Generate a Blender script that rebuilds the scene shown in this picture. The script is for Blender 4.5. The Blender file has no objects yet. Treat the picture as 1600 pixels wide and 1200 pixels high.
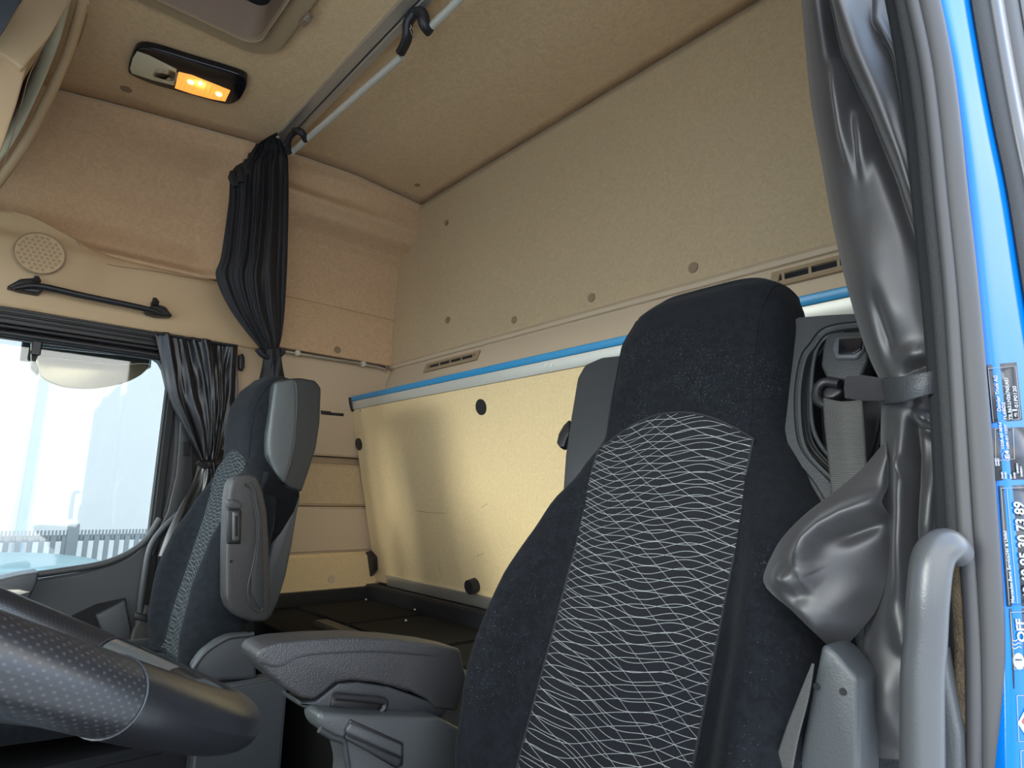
import bpy, bmesh, math, random
from mathutils import Vector as Vec, Matrix, noise
random.seed(4)
S = bpy.context.scene
COL = S.collection

# ------------------------------------------------------------------ camera
# world: x across the cab (0 = open driver's door, -2.4 = far side wall), y to the rear, z up, metres
FPX = 972.0
def _n(v): return Vec(v).normalized()
_mX = _n((-865, -157, -972)); _Y = _n((1128, -201, -972))
_Y = (_Y - _mX * _Y.dot(_mX)).normalized(); _X = -_mX; _Z = _X.cross(_Y)
ROT = Matrix((_X, _Y, _Z))
cd = bpy.data.cameras.new('camera'); cam = bpy.data.objects.new('camera', cd); COL.objects.link(cam)
cam.matrix_world = ROT.to_4x4()
cd.sensor_width = 36; cd.lens = 36 * FPX / 1600; cd.clip_start = 0.01; cd.clip_end = 200
S.camera = cam

# ------------------------------------------------------------------ world and sun
S.view_settings.view_transform = 'Standard'; S.view_settings.look = 'None'
S.view_settings.gamma = 1; S.view_settings.exposure = 1.3
W = bpy.data.worlds.new('sky'); S.world = W; W.use_nodes = True
nt = W.node_tree; nt.nodes.clear()
wo = nt.nodes.new('ShaderNodeOutputWorld'); bg = nt.nodes.new('ShaderNodeBackground')
tc = nt.nodes.new('ShaderNodeTexCoord'); no = nt.nodes.new('ShaderNodeTexNoise'); rp = nt.nodes.new('ShaderNodeValToRGB')
no.inputs['Scale'].default_value = 1.6; no.inputs['Detail'].default_value = 5
rp.color_ramp.elements[0].position = .42; rp.color_ramp.elements[0].color = (.50, .70, 1.0, 1)
rp.color_ramp.elements[1].position = .60; rp.color_ramp.elements[1].color = (1.0, .99, .96, 1)
nt.links.new(tc.outputs['Generated'], no.inputs['Vector']); nt.links.new(no.outputs['Fac'], rp.inputs['Fac'])
nt.links.new(rp.outputs['Color'], bg.inputs['Color']); bg.inputs['Strength'].default_value = 2.2
nt.links.new(bg.outputs['Background'], wo.inputs['Surface'])
sd = bpy.data.lights.new('sun', 'SUN'); sd.energy = 1.6; sd.angle = math.radians(22); sd.color = (1, .95, .86)
sun = bpy.data.objects.new('sun', sd); COL.objects.link(sun)
sun.rotation_euler = Vec((.14, 1, -.20)).to_track_quat('-Z', 'Y').to_euler()

# ------------------------------------------------------------------ pixel rays (1600x1200 frame)
def ray(px, py): return ROT @ Vec((px - 800, 600 - py, -FPX))
def PX(px, py, x): r = ray(px, py); return r * (x / r.x)
def PY(px, py, y): r = ray(px, py); return r * (y / r.y)
def PZ(px, py, z): r = ray(px, py); return r * (z / r.z)

# ------------------------------------------------------------------ materials
def srgb(r, g, b):
    f = lambda c: (c / 255 / 12.92) if c / 255 <= .04045 else ((c / 255 + .055) / 1.055) ** 2.4
    return (f(r), f(g), f(b), 1)
def mat(name, col, rough=.6, metal=0., sheen=0., bump=None, spec=.5, var=None, coat=0, aniso=None):
    m = bpy.data.materials.new(name); m.use_nodes = True; t = m.node_tree; b = t.nodes['Principled BSDF']
    b.inputs['Base Color'].default_value = col if len(col) == 4 else (*col, 1)
    b.inputs['Roughness'].default_value = rough; b.inputs['Metallic'].default_value = metal
    b.inputs['Specular IOR Level'].default_value = spec
    if sheen: b.inputs['Sheen Weight'].default_value = sheen; b.inputs['Sheen Roughness'].default_value = .4
    if coat: b.inputs['Coat Weight'].default_value = coat; b.inputs['Coat Roughness'].default_value = .03
    c = t.nodes.new('ShaderNodeTexCoord')
    if var:   # (scale, amount, distortion): mottled woven colour
        n = t.nodes.new('ShaderNodeTexNoise'); n.inputs['Scale'].default_value = var[0]; n.inputs['Detail'].default_value = 4
        n.inputs['Distortion'].default_value = var[2] if len(var) > 2 else 0
        r = t.nodes.new('ShaderNodeValToRGB'); a = var[1]
        r.color_ramp.elements[0].position = .35; r.color_ramp.elements[1].position = .65
        r.color_ramp.elements[0].color = tuple(k * (1 - a) for k in col[:3]) + (1,)
        r.color_ramp.elements[1].color = tuple(min(1, k * (1 + a)) for k in col[:3]) + (1,)
        t.links.new(c.outputs['Object'], n.inputs['Vector']); t.links.new(n.outputs['Fac'], r.inputs['Fac'])
        t.links.new(r.outputs['Color'], b.inputs['Base Color'])
    if bump:  # (scale, strength)
        n2 = t.nodes.new('ShaderNodeTexNoise'); n2.inputs['Scale'].default_value = bump[0]; n2.inputs['Detail'].default_value = 3
        bp = t.nodes.new('ShaderNodeBump'); bp.inputs['Strength'].default_value = bump[1]; bp.inputs['Distance'].default_value = .002
        t.links.new(c.outputs['Object'], n2.inputs['Vector']); t.links.new(n2.outputs['Fac'], bp.inputs['Height'])
        t.links.new(bp.outputs['Normal'], b.inputs['Normal'])
    return m
M = {}
M['liner'] = mat('beige_headliner_fabric', (.60, .425, .24), .9, sheen=.1, var=(28, .07, 3.0), bump=(60, .35))
M['side'] = mat('tan_side_wall_fabric', (.56, .375, .215), .9, sheen=.1, var=(28, .07, 3.0), bump=(60, .35))
M['wallfab'] = mat('beige_wall_fabric', (.48, .355, .205), .9, sheen=.1, var=(34, .06, 4.0), bump=(60, .3))
M['trim'] = mat('tan_plastic_trim', (.52, .37, .21), .65, bump=(350, .15))
M['trim2'] = mat('pale_tan_trim', (.52, .40, .27), .7, bump=(350, .1))
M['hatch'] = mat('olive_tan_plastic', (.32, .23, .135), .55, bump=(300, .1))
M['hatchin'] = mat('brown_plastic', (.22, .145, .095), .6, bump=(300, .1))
M['dot'] = mat('brown_trim_clip', (.26, .18, .105), .7)
M['panel'] = mat('cream_board_fabric', (.66, .50, .27), .85, sheen=.1, var=(42, .06, 4.0), bump=(50, .25))
M['alu'] = mat('brushed_aluminium', (.62, .60, .55), .38, .85, bump=(400, .05))
M['alupaint'] = mat('satin_aluminium_strip', (.60, .58, .51), .42, .35)
M['blue_strip'] = mat('blue_plastic_strip', (.03, .24, .46), .35)
M['black'] = mat('black_plastic', (.012, .012, .014), .45, bump=(300, .1))
M['blackgl'] = mat('gloss_black', (.006, .007, .01), .12)
M['deep'] = mat('black_matt', (.008, .009, .011), .85)
M['bedbox'] = mat('black_brown_board', (.006, .0055, .005), .8, bump=(200, .1), spec=.2)
M['bedbeam'] = mat('olive_grey_beam', (.05, .046, .036), .5)
M['velour'] = mat('blue_black_velour', (.0052, .0062, .0082), .95, sheen=.03, var=(90, .28, 1.0), bump=(400, .4), spec=.15)
M['velourgrey'] = mat('charcoal_velour', (.011, .014, .018), .95, sheen=.06, var=(60, .2), bump=(400, .4), spec=.15)
M['shell'] = mat('grey_seat_plastic', (.027, .030, .033), .5, bump=(500, .35))
M['leather'] = mat('grained_grey_armrest_skin', (.035, .035, .037), .40, bump=(480, .6))
M['lightgrey'] = mat('mid_grey_vinyl', (.085, .10, .105), .5, bump=(350, .2))
M['grey'] = mat('grey_door_plastic', (.055, .062, .070), .5, bump=(400, .2))
M['greylt'] = mat('soft_grey_plastic', (.050, .055, .058), .45, bump=(400, .2))
M['handle'] = mat('worn_grey_handle', (.055, .058, .062), .33, bump=(600, .08))
M['curtain'] = mat('dark_satin_curtain', (.024, .0235, .025), .50, sheen=.12, bump=(900, .04), spec=.75)
M['curtain_w'] = mat('window_curtain_satin', (.010, .0095, .011), .42, sheen=.05, spec=.6)
M['curtain_b'] = mat('black_curtain_cloth', (.013, .013, .0155), .62, bump=(900, .08), spec=.35)
M['webbing'] = mat('grey_belt_webbing', (.06, .06, .058), .55)
M['rubber'] = mat('grey_rubber_seal', (.040, .040, .042), .6)
M['rubberdk'] = mat('dark_rubber_seal', (.018, .019, .020), .8, bump=(700, .4))
M['paint'] = mat('blue_car_paint', (.0, .105, .42), .12, spec=.22)
M['silver'] = mat('silver_paint', (.07, .075, .085), .3, .2)
M['label'] = mat('black_sticker', (.010, .012, .018), .3)
M['white'] = mat('white_print', (.26, .27, .28), .5)
M['red'] = mat('red_print', (.7, .03, .02), .5)
M['screw'] = mat('bright_screw', (.75, .72, .62), .3, .7)
M['wheelsm'] = mat('smooth_black_rim_leather', (.009, .009, .010), .27, bump=(150, .05))
M['gloss_inlay'] = mat('grey_gloss_inlay', (.16, .17, .165), .2, .6)
M['concrete'] = mat('yard_concrete', (.52, .51, .49), .9, var=(3, .1))
M['building'] = mat('white_building_sheet', (.33, .335, .325), .8)
M['buildtrim'] = mat('bluish_steel_fascia', (.13, .19, .23), .6)
M['fence'] = mat('grey_galvanised_steel', (.14, .15, .15), .6)
M['carpaint'] = mat('pale_green_car_paint', (.09, .15, .15), .3)
M['carblue'] = mat('blue_car_glass', (.02, .15, .24), .1)
M['mirrorglass'] = mat('painted_reflection_mirror', (.30, .23, .15), .25, .5)  # tan base colour stands in for the ground reflected in the mirror
M['mirrorhouse'] = mat('mirror_housing', (.10, .10, .085), .2, .4)

def weave(m, scale, strength, rough=None):   # woven ribs across the belt
    t = m.node_tree; b = t.nodes['Principled BSDF']; uv = t.nodes.new('ShaderNodeUVMap'); w = t.nodes.new('ShaderNodeTexWave')
    w.bands_direction = 'Y'; w.inputs['Scale'].default_value = scale
    bp = t.nodes.new('ShaderNodeBump'); bp.inputs['Strength'].default_value = strength; bp.inputs['Distance'].default_value = .002
    t.links.new(uv.outputs['UV'], w.inputs['Vector']); t.links.new(w.outputs['Fac'], bp.inputs['Height']); t.links.new(bp.outputs['Normal'], b.inputs['Normal'])
weave(M['webbing'], 90, .5)

def lint(m):
    t = m.node_tree; b = t.nodes['Principled BSDF']; src = b.inputs['Base Color'].links[0].from_socket
    c = t.nodes.new('ShaderNodeTexCoord'); n = t.nodes.new('ShaderNodeTexNoise'); n.inputs['Scale'].default_value = 620; n.inputs['Detail'].default_value = 1
    n2 = t.nodes.new('ShaderNodeTexNoise'); n2.inputs['Scale'].default_value = 9
    a = t.nodes.new('ShaderNodeMath'); a.operation = 'MULTIPLY_ADD'; t.links.new(n2.outputs['Fac'], a.inputs[0]); a.inputs[1].default_value = .34
    t.links.new(n.outputs['Fac'], a.inputs[2]); g = t.nodes.new('ShaderNodeMath'); g.operation = 'GREATER_THAN'; g.inputs[1].default_value = .90
    t.links.new(a.outputs[0], g.inputs[0]); x = t.nodes.new('ShaderNodeMix'); x.data_type = 'RGBA'
    t.links.new(g.outputs[0], x.inputs['Factor']); t.links.new(src, x.inputs['A']); x.inputs['B'].default_value = (.05, .055, .06, 1)
    t.links.new(c.outputs['Object'], n.inputs['Vector']); t.links.new(c.outputs['Object'], n2.inputs['Vector']); t.links.new(x.outputs['Result'], b.inputs['Base Color'])
lint(M['velour'])
def line_fabric(name, base, line):
    """dark cloth with fine pale wavy stitched lines crossing (UV in metres)"""
    m = bpy.data.materials.new(name); m.use_nodes = True; t = m.node_tree; b = t.nodes['Principled BSDF']
    b.inputs['Roughness'].default_value = .9; b.inputs['Specular IOR Level'].default_value = .2
    uv = t.nodes.new('ShaderNodeUVMap'); sx = t.nodes.new('ShaderNodeSeparateXYZ'); t.links.new(uv.outputs['UV'], sx.inputs[0])
    def mth(op, a, bb=None, c=None):
        n = t.nodes.new('ShaderNodeMath'); n.operation = op
        for i, v in enumerate((a, bb, c)):
            if v is None: continue
            if isinstance(v, (int, float)): n.inputs[i].default_value = v
            else: t.links.new(v, n.inputs[i])
        return n.outputs[0]
    U, Vv = sx.outputs[0], sx.outputs[1]
    def family(per, slope, amp, fu, fv, ph, width, amp2=0, fu2=0):
        a = mth('MULTIPLY_ADD', U, fu, mth('MULTIPLY_ADD', Vv, fv, ph))
        w = mth('MULTIPLY', mth('SINE', a), amp)
        if amp2: w = mth('ADD', w, mth('MULTIPLY', mth('SINE', mth('MULTIPLY_ADD', U, fu2, ph * 2)), amp2))
        v = mth('ADD', mth('MULTIPLY_ADD', U, slope, Vv), w)
        fr = mth('FRACT', mth('DIVIDE', v, per))
        d = mth('ABSOLUTE', mth('SUBTRACT', fr, .5))
        return mth('LESS_THAN', d, width / per * .5)
    f1 = family(.0105, .06, .008, 24, 7, .4, .00065, .003, 62)
    f2 = family(.0150, -.30, .010, 22, -9, 2.1, .00062, .003, 50)
    f3 = family(.0300, .50, .012, 20, 7, 4.0, .00060)
    mx = mth('MAXIMUM', f1, mth('MAXIMUM', f2, f3))
    mix = t.nodes.new('ShaderNodeMix'); mix.data_type = 'RGBA'
    mix.inputs['A'].default_value = base; mix.inputs['B'].default_value = line
    t.links.new(mx, mix.inputs['Factor']); t.links.new(mix.outputs['Result'], b.inputs['Base Color'])
    n2 = t.nodes.new('ShaderNodeTexNoise'); n2.inputs['Scale'].default_value = 500
    c = t.nodes.new('ShaderNodeTexCoord'); bp = t.nodes.new('ShaderNodeBump'); bp.inputs['Strength'].default_value = .4; bp.inputs['Distance'].default_value = .002
    t.links.new(c.outputs['Object'], n2.inputs['Vector']); t.links.new(n2.outputs['Fac'], bp.inputs['Height']); t.links.new(bp.outputs['Normal'], b.inputs['Normal'])
    return m
M['insert'] = line_fabric('line_patterned_seat_cloth', (.0075, .0085, .011, 1), (.23, .24, .24, 1))
M['insert_b'] = line_fabric('pale_line_patterned_seat_cloth', (.014, .018, .022, 1), (.20, .23, .24, 1))

def perforated(name):
    m = bpy.data.materials.new(name); m.use_nodes = True; t = m.node_tree; b = t.nodes['Principled BSDF']
    b.inputs['Roughness'].default_value = .33
    uv = t.nodes.new('ShaderNodeUVMap'); v = t.nodes.new('ShaderNodeTexVoronoi'); v.inputs['Randomness'].default_value = 0; v.inputs['Scale'].default_value = 1
    mp = t.nodes.new('ShaderNodeMapping'); mp.inputs['Scale'].default_value = (1, 1, 1); mp.inputs['Rotation'].default_value = (0, 0, .785)
    t.links.new(uv.outputs['UV'], mp.inputs['Vector']); t.links.new(mp.outputs['Vector'], v.inputs['Vector'])
    r = t.nodes.new('ShaderNodeValToRGB'); r.color_ramp.elements[0].position = .14; r.color_ramp.elements[0].color = (.030, .030, .032, 1)
    r.color_ramp.elements[1].position = .26; r.color_ramp.elements[1].color = (.011, .011, .012, 1)
    t.links.new(v.outputs['Distance'], r.inputs['Fac']); t.links.new(r.outputs['Color'], b.inputs['Base Color'])
    bp = t.nodes.new('ShaderNodeBump'); bp.inputs['Strength'].default_value = .5; bp.inputs['Distance'].default_value = .001
    t.links.new(r.outputs['Color'], bp.inputs['Height']); t.links.new(bp.outputs['Normal'], b.inputs['Normal'])
    return m
M['perf'] = perforated('perforated_rim_leather')

def emis(name, col, st, base=(.8, .5, .2, 1)):
    m = bpy.data.materials.new(name); m.use_nodes = True; b = m.node_tree.nodes['Principled BSDF']
    b.inputs['Base Color'].default_value = base; b.inputs['Roughness'].default_value = .25
    b.inputs['Emission Color'].default_value = col; b.inputs['Emission Strength'].default_value = st
    return m
M['lampon'] = emis('lit_amber_lens', (1, .33, .03, 1), .42)
M['bulb'] = emis('lit_bulb', (1, .62, .20, 1), 2.2)
M['lampoff'] = mat('clear_cream_lens', (.62, .56, .38), .3)
def glass(name, tint, rough=0.0, mixf=.06):
    m = bpy.data.materials.new(name); m.use_nodes = True; t = m.node_tree; t.nodes.clear()
    o = t.nodes.new('ShaderNodeOutputMaterial'); tr = t.nodes.new('ShaderNodeBsdfTransparent'); tr.inputs[0].default_value = tint
    g = t.nodes.new('ShaderNodeBsdfGlossy'); g.inputs['Roughness'].default_value = .03; mx = t.nodes.new('ShaderNodeMixShader'); mx.inputs[0].default_value = mixf
    t.links.new(tr.outputs[0], mx.inputs[1]); t.links.new(g.outputs[0], mx.inputs[2]); t.links.new(mx.outputs[0], o.inputs[0])
    return m
M['glass'] = glass('window_glass', (.93, .97, .96, 1))
M['hatchglass'] = mat('dark_hatch_blind', (.006, .008, .014), .3)

# ------------------------------------------------------------------ mesh helpers
def crom(pts, n, closed=False):
    """Catmull-Rom resample into n segments"""
    P = [Vec(p) for p in pts]; k = len(P); segs = k if closed else k - 1; out = []
    cnt = n if closed else n + 1
    for i in range(cnt):
        t = i / n * segs; j = min(int(t), segs - 1); f = t - j
        g = (lambda a: P[a % k]) if closed else (lambda a: P[max(0, min(k - 1, a))])
        p0, p1, p2, p3 = g(j - 1), g(j), g(j + 1), g(j + 2)
        out.append(.5 * ((2 * p1) + (p2 - p0) * f + (2 * p0 - 5 * p1 + 4 * p2 - p3) * f * f + (3 * p1 - p0 - 3 * p2 + p3) * f ** 3))
    return out
def finish(name, bm, m, parent=None, sharp=38, uv=None, thick=None, off=-1):
    me = bpy.data.meshes.new(name)
    org = parent_origin(parent)
    if uv is not None:
        ul = bm.loops.layers.uv.new('UVMap')
        for f in bm.faces:
            for l in f.loops:
                l[ul].uv = uv[l.vert.index] if l.vert.index < len(uv) else (0, 0)
    for v in bm.verts: v.co -= org
    bm.to_mesh(me); bm.free()
    for p in me.polygons: p.use_smooth = True
    me.set_sharp_from_angle(angle=math.radians(sharp))
    for mm in (m if isinstance(m, (list, tuple)) else [m]): me.materials.append(mm)
    o = bpy.data.objects.new(name, me); COL.objects.link(o)
    if parent: o.parent = parent
    else: pass
    if thick:
        s = o.modifiers.new('thickness', 'SOLIDIFY'); s.thickness = thick; s.offset = off
    return o
def parent_origin(p):
    v = Vec((0, 0, 0))
    while p: v = v + Vec(p.location); p = p.parent
    return v
def thing(name, label, cat, loc, group=None):
    o = bpy.data.objects.new(name, None); COL.objects.link(o); o.location = loc; o.empty_display_size = .05
    o['label'] = label; o['category'] = cat
    if group: o['group'] = group
    return o
def tag(o, label, cat, group=None):
    o['label'] = label; o['category'] = cat
    if group: o['group'] = group
    return o
def struct(o, label=None): o['kind'] = 'structure'; return o
def lab(o, s): o['label'] = s; return o

def grid_bm(rows):
    bm = bmesh.new(); V = [[bm.verts.new(p) for p in r] for r in rows]
    for i in range(len(V) - 1):
        for j in range(len(V[0]) - 1):
            bm.faces.new((V[i][j], V[i][j + 1], V[i + 1][j + 1], V[i + 1][j]))
    bm.verts.index_update(); return bm
def ridge_disp(p, ridges):
    d = 0
    for pl_, amp, w in ridges:
        best = 9; tb = 0; m = len(pl_) - 1
        for i in range(m):
            a, b = pl_[i], pl_[i + 1]; ab = b - a; t = max(0, min(1, (p - a).dot(ab) / ab.length_squared)); q = a + ab * t
            h = math.hypot(p.x - q.x, p.z - q.z)
            if h < best: best = h; tb = (i + t) / m
        e0 = 1 if pl_[0].z > .55 else sstep(-.05, .45, tb)
        d += amp * math.exp(-(best / w) ** 2) * e0 * sstep(-.05, .40, 1 - tb)
    return d
def patch(name, ctrl, m, parent=None, nu=40, nv=40, thick=None, uvs=(1, 1), off=-1, sharp=60, ridges=None, rdir=(0, -1, 0)):
    rows = [crom(r, nu) for r in ctrl]
    cols = [crom([rows[i][j] for i in range(len(rows))], nv) for j in range(nu + 1)]
    g = [[cols[j][i] for j in range(nu + 1)] for i in range(nv + 1)]
    if ridges: g = [[p + Vec(rdir) * ridge_disp(p, ridges) for p in r] for r in g]
    uv = [(j / nu * uvs[0], i / nv * uvs[1]) for i in range(nv + 1) for j in range(nu + 1)]
    return finish(name, grid_bm(g), m, parent, sharp, uv, thick, off)
def polyface(name, rows, m, parent=None, thick=None, sharp=38, off=-1):
    return finish(name, grid_bm(rows), m, parent, sharp, None, thick, off)
def prism(name, outline, vec, m, parent=None, bevel=0., segs=3, smooth=0, sharp=38, bm_in=None, open_=False):
    pts = crom(outline, smooth, True) if smooth else [Vec(p) for p in outline]
    bm = bm_in or bmesh.new(); vec = Vec(vec)
    a = [bm.verts.new(p) for p in pts]; b = [bm.verts.new(p + vec) for p in pts]; n = len(pts)
    fa = bm.faces.new(a); fb = bm.faces.new(b[::-1])
    for i in range(n): bm.faces.new((a[i], b[i], b[(i + 1) % n], a[(i + 1) % n]))
    bmesh.ops.recalc_face_normals(bm, faces=bm.faces[:])
    if bevel:
        es = [e for e in bm.edges if (e in fa.edges[:] or e in fb.edges[:])] if smooth else bm.edges[:]
        bmesh.ops.bevel(bm, geom=es, offset=bevel, segments=segs, affect='EDGES', profile=.5, clamp_overlap=True)
    if bm_in: return bm
    return finish(name, bm, m, parent, sharp)
def add_box(bm, a, b):
    x0, x1 = sorted((a[0], b[0])); y0, y1 = sorted((a[1], b[1])); z0, z1 = sorted((a[2], b[2]))
    v = [bm.verts.new((x, y, z)) for x in (x0, x1) for y in (y0, y1) for z in (z0, z1)]
    for f in ((0, 1, 3, 2), (4, 6, 7, 5), (0, 4, 5, 1), (2, 3, 7, 6), (0, 2, 6, 4), (1, 5, 7, 3)): bm.faces.new([v[i] for i in f])
def box(name, a, b, m, parent=None, bevel=0., segs=3):
    bm = bmesh.new(); add_box(bm, a, b); bmesh.ops.recalc_face_normals(bm, faces=bm.faces[:])
    if bevel: bmesh.ops.bevel(bm, geom=bm.edges[:], offset=bevel, segments=segs, affect='EDGES', clamp_overlap=True)
    return finish(name, bm, m, parent)
def add_tube(bm, pts, rad, segs=14, flat=1., up=None, cap=True):
    """sweep an ellipse (rad, rad*flat) along pts; returns per-vertex uv"""
    n = len(pts); pts = [Vec(p) for p in pts]; rings = []; uv = []; d = 0
    prev = Vec(up) if up else None
    L = 0
    for i, p in enumerate(pts):
        t = (pts[min(n - 1, i + 1)] - pts[max(0, i - 1)]).normalized()
        if prev is None: prev = Vec((0, 0, 1)) if abs(t.z) < .9 else Vec((1, 0, 0))
        s = t.cross(prev).normalized(); u = s.cross(t).normalized()
        if not up: prev = u
        r = rad[i] if isinstance(rad, (list, tuple)) else rad
        if i: L += (p - pts[i - 1]).length
        ring = []
        for k in range(segs):
            a = 2 * math.pi * k / segs
            ring.append(bm.verts.new(p + s * math.cos(a) * r + u * math.sin(a) * r * flat)); uv.append((k / segs, L))
        rings.append(ring)
    for i in range(n - 1):
        for k in range(segs): bm.faces.new((rings[i][k], rings[i][(k + 1) % segs], rings[i + 1][(k + 1) % segs], rings[i + 1][k]))
    if cap: bm.faces.new(rings[0][::-1]); bm.faces.new(rings[-1])
    return uv
def tube(name, pts, rad, m, parent=None, segs=14, flat=1., smooth=0, up=None):
    if smooth:
        if isinstance(rad, (list, tuple)):
            rad = [v.x for v in crom([(r, 0, 0) for r in rad], smooth)]
        pts = crom(pts, smooth)
    bm = bmesh.new(); add_tube(bm, pts, rad, segs, flat, up)
    bmesh.ops.recalc_face_normals(bm, faces=bm.faces[:])
    return finish(name, bm, m, parent, 50)
def disc(name, c, nrm, r, h, m, parent=None, segs=28, bevel=.0015, sq=1.):
    """short round plug of radius r standing h proud of point c along nrm"""
    nrm = Vec(nrm).normalized(); a = nrm.orthogonal().normalized(); b = nrm.cross(a); c = Vec(c)
    pts = [c - nrm * .001 + a * r * math.cos(2 * math.pi * k / segs) + b * r * sq * math.sin(2 * math.pi * k / segs) for k in range(segs)]
    bm = bmesh.new(); va = [bm.verts.new(p) for p in pts]; vb = [bm.verts.new(p + nrm * (h + .001)) for p in pts]
    bm.faces.new(va[::-1]); top = bm.faces.new(vb)
    for i in range(segs): bm.faces.new((va[i], va[(i + 1) % segs], vb[(i + 1) % segs], vb[i]))
    if bevel: bmesh.ops.bevel(bm, geom=list(top.edges), offset=min(bevel, h * .6), segments=2, affect='EDGES')
    return finish(name, bm, m, parent, 50)
def ringprism(name, outer, inner, vec, m, parent=None, n=64, bevel=.004, lean=None, smooth=True):
    """frame between two closed outlines, thickness vec"""
    O = crom(outer, n, True) if smooth else outer; I = crom(inner, n, True) if smooth else inner; vec = Vec(vec); bm = bmesh.new()
    lean = Vec(lean) if lean else Vec((0, 0, 0))
    A = [bm.verts.new(p) for p in O]; B = [bm.verts.new(p + lean) for p in I]
    C = [bm.verts.new(p + vec) for p in O]; D = [bm.verts.new(p + vec) for p in I]; k = len(O)
    for i in range(k):
        j = (i + 1) % k
        bm.faces.new((A[i], A[j], B[j], B[i])); bm.faces.new((C[j], C[i], D[i], D[j]))
        bm.faces.new((A[j], A[i], C[i], C[j])); bm.faces.new((B[i], B[j], D[j], D[i]))
    bmesh.ops.recalc_face_normals(bm, faces=bm.faces[:])
    if bevel:
        es = [e for e in bm.edges if (e.verts[0] in A and e.verts[1] in A) or (e.verts[0] in B and e.verts[1] in B)]
        bmesh.ops.bevel(bm, geom=es, offset=bevel, segments=3, affect='EDGES', clamp_overlap=True)
    return finish(name, bm, m, parent, 38)
def text(s, size, o, ax, ay, m, parent, name='lettering', bold=0., sx=1.):
    """raised lettering as a mesh; o = lower left, ax = writing direction, ay = letter-up direction"""
    c = bpy.data.curves.new('t', 'FONT'); c.body = s; c.size = size; c.extrude = .0002; c.offset = bold; c.space_line = 1.0
    to = bpy.data.objects.new('t', c); COL.objects.link(to)
    dg = bpy.context.evaluated_depsgraph_get(); me = bpy.data.meshes.new_from_object(to.evaluated_get(dg))
    bpy.data.objects.remove(to)
    ax = Vec(ax).normalized(); ay = Vec(ay).normalized(); az = ax.cross(ay); org = parent_origin(parent)
    for v in me.vertices: v.co = Vec(o) + ax * v.co.x * sx + ay * v.co.y + az * (v.co.z + .0004) - org
    me.name = name; me.materials.clear(); me.materials.append(m)
    ob = bpy.data.objects.new(name, me); COL.objects.link(ob); ob.parent = parent
    return ob
def sstep(a, b, x):
    t = max(0, min(1, (x - a) / (b - a))); return t * t * (3 - 2 * t)
def lerp(a, b, t): return a + (b - a) * t

ZC = 1.27; YB = 1.38; XL = -2.40; XR = -.115
# ------------------------------------------------------------------ setting: ceiling, walls, floor
def seam_x(y):   # where headliner meets the far side wall
    P = [(-1.2, -2.36), (0.06, -2.36), (.26, -2.31), (.63, -2.235), (.82, -2.20), (1.05, -2.188), (1.38, -2.225)]
    for (a, xa), (b, xb) in zip(P, P[1:]):
        if y <= b: return lerp(xa, xb, (y - a) / (b - a))
    return P[-1][1]
rows = []
for i in range(61):
    y = -1.1 + (YB + 1.1) * i / 60; r = []
    for j in range(31): r.append(Vec((lerp(seam_x(y), XR, j / 30), y, ZC)))
    rows.append(r)
# leave the roof-hatch opening (x -1.66..-.95, y -.25..0.43)
bm = grid_bm(rows)
kill = [f for f in bm.faces if -1.70 < f.calc_center_median().x < -.89 and -.29 < f.calc_center_median().y < .50]
bmesh.ops.delete(bm, geom=kill, context='FACES')
ceil = struct(finish('ceiling', bm, M['liner'], thick=.03, off=1 if False else -1))
ceil.modifiers[0].offset = 1
for q in [(652, 289), (197, 139)]:
    p = PZ(*q, ZC); disc('trim_clip', p, (0, 0, -1), .017 if q[0] < 300 else .012, .003, M['dot'], ceil)

# back wall, with gentle bow, bottom edge at z .545
def backwall():
    g = []
    for i in range(31):
        z = lerp(.555, ZC, i / 30); r = []
        for j in range(41):
            x = lerp(-2.46, XR, j / 40); y = YB + .006 * math.sin(i / 30 * math.pi)
            if i == 0: y -= .000
            r.append(Vec((x, y, z)))
        g.append(r)
    return finish('wall_back', grid_bm(g), M['wallfab'], thick=.02, off=-1)
wb = struct(backwall())
for q, r in [((697, 348), .012), ((1083, 418), .015), ((924, 465), .0145), ((803, 500), .0135), ((699, 500), .0135)]:
    p = PY(*q, YB); disc('trim_clip', p + Vec((0, .004, 0)), (0, -1, 0), r, .006, M['dot'], wb)
# rounded lower lip of the back wall covering and the sloping ledge under it
prof = [(1.40, .575), (1.377, .568), (1.368, .556), (1.370, .545), (1.378, .542), (1.374, .530), (1.352, .478), (1.352, .40)]
g = []
for (y, z) in prof: g.append([Vec((lerp(-2.44, XR, j / 30), y, z + (0 if j > 0 else 0))) for j in range(31)])
ledge = struct(finish('trim_1', grid_bm(g), M['trim2'], thick=.012, off=1))
lower = struct(box('wall_back', (-2.44, YB + .03, -.5), (XR, YB + .05, .56), M['trim2']))
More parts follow.
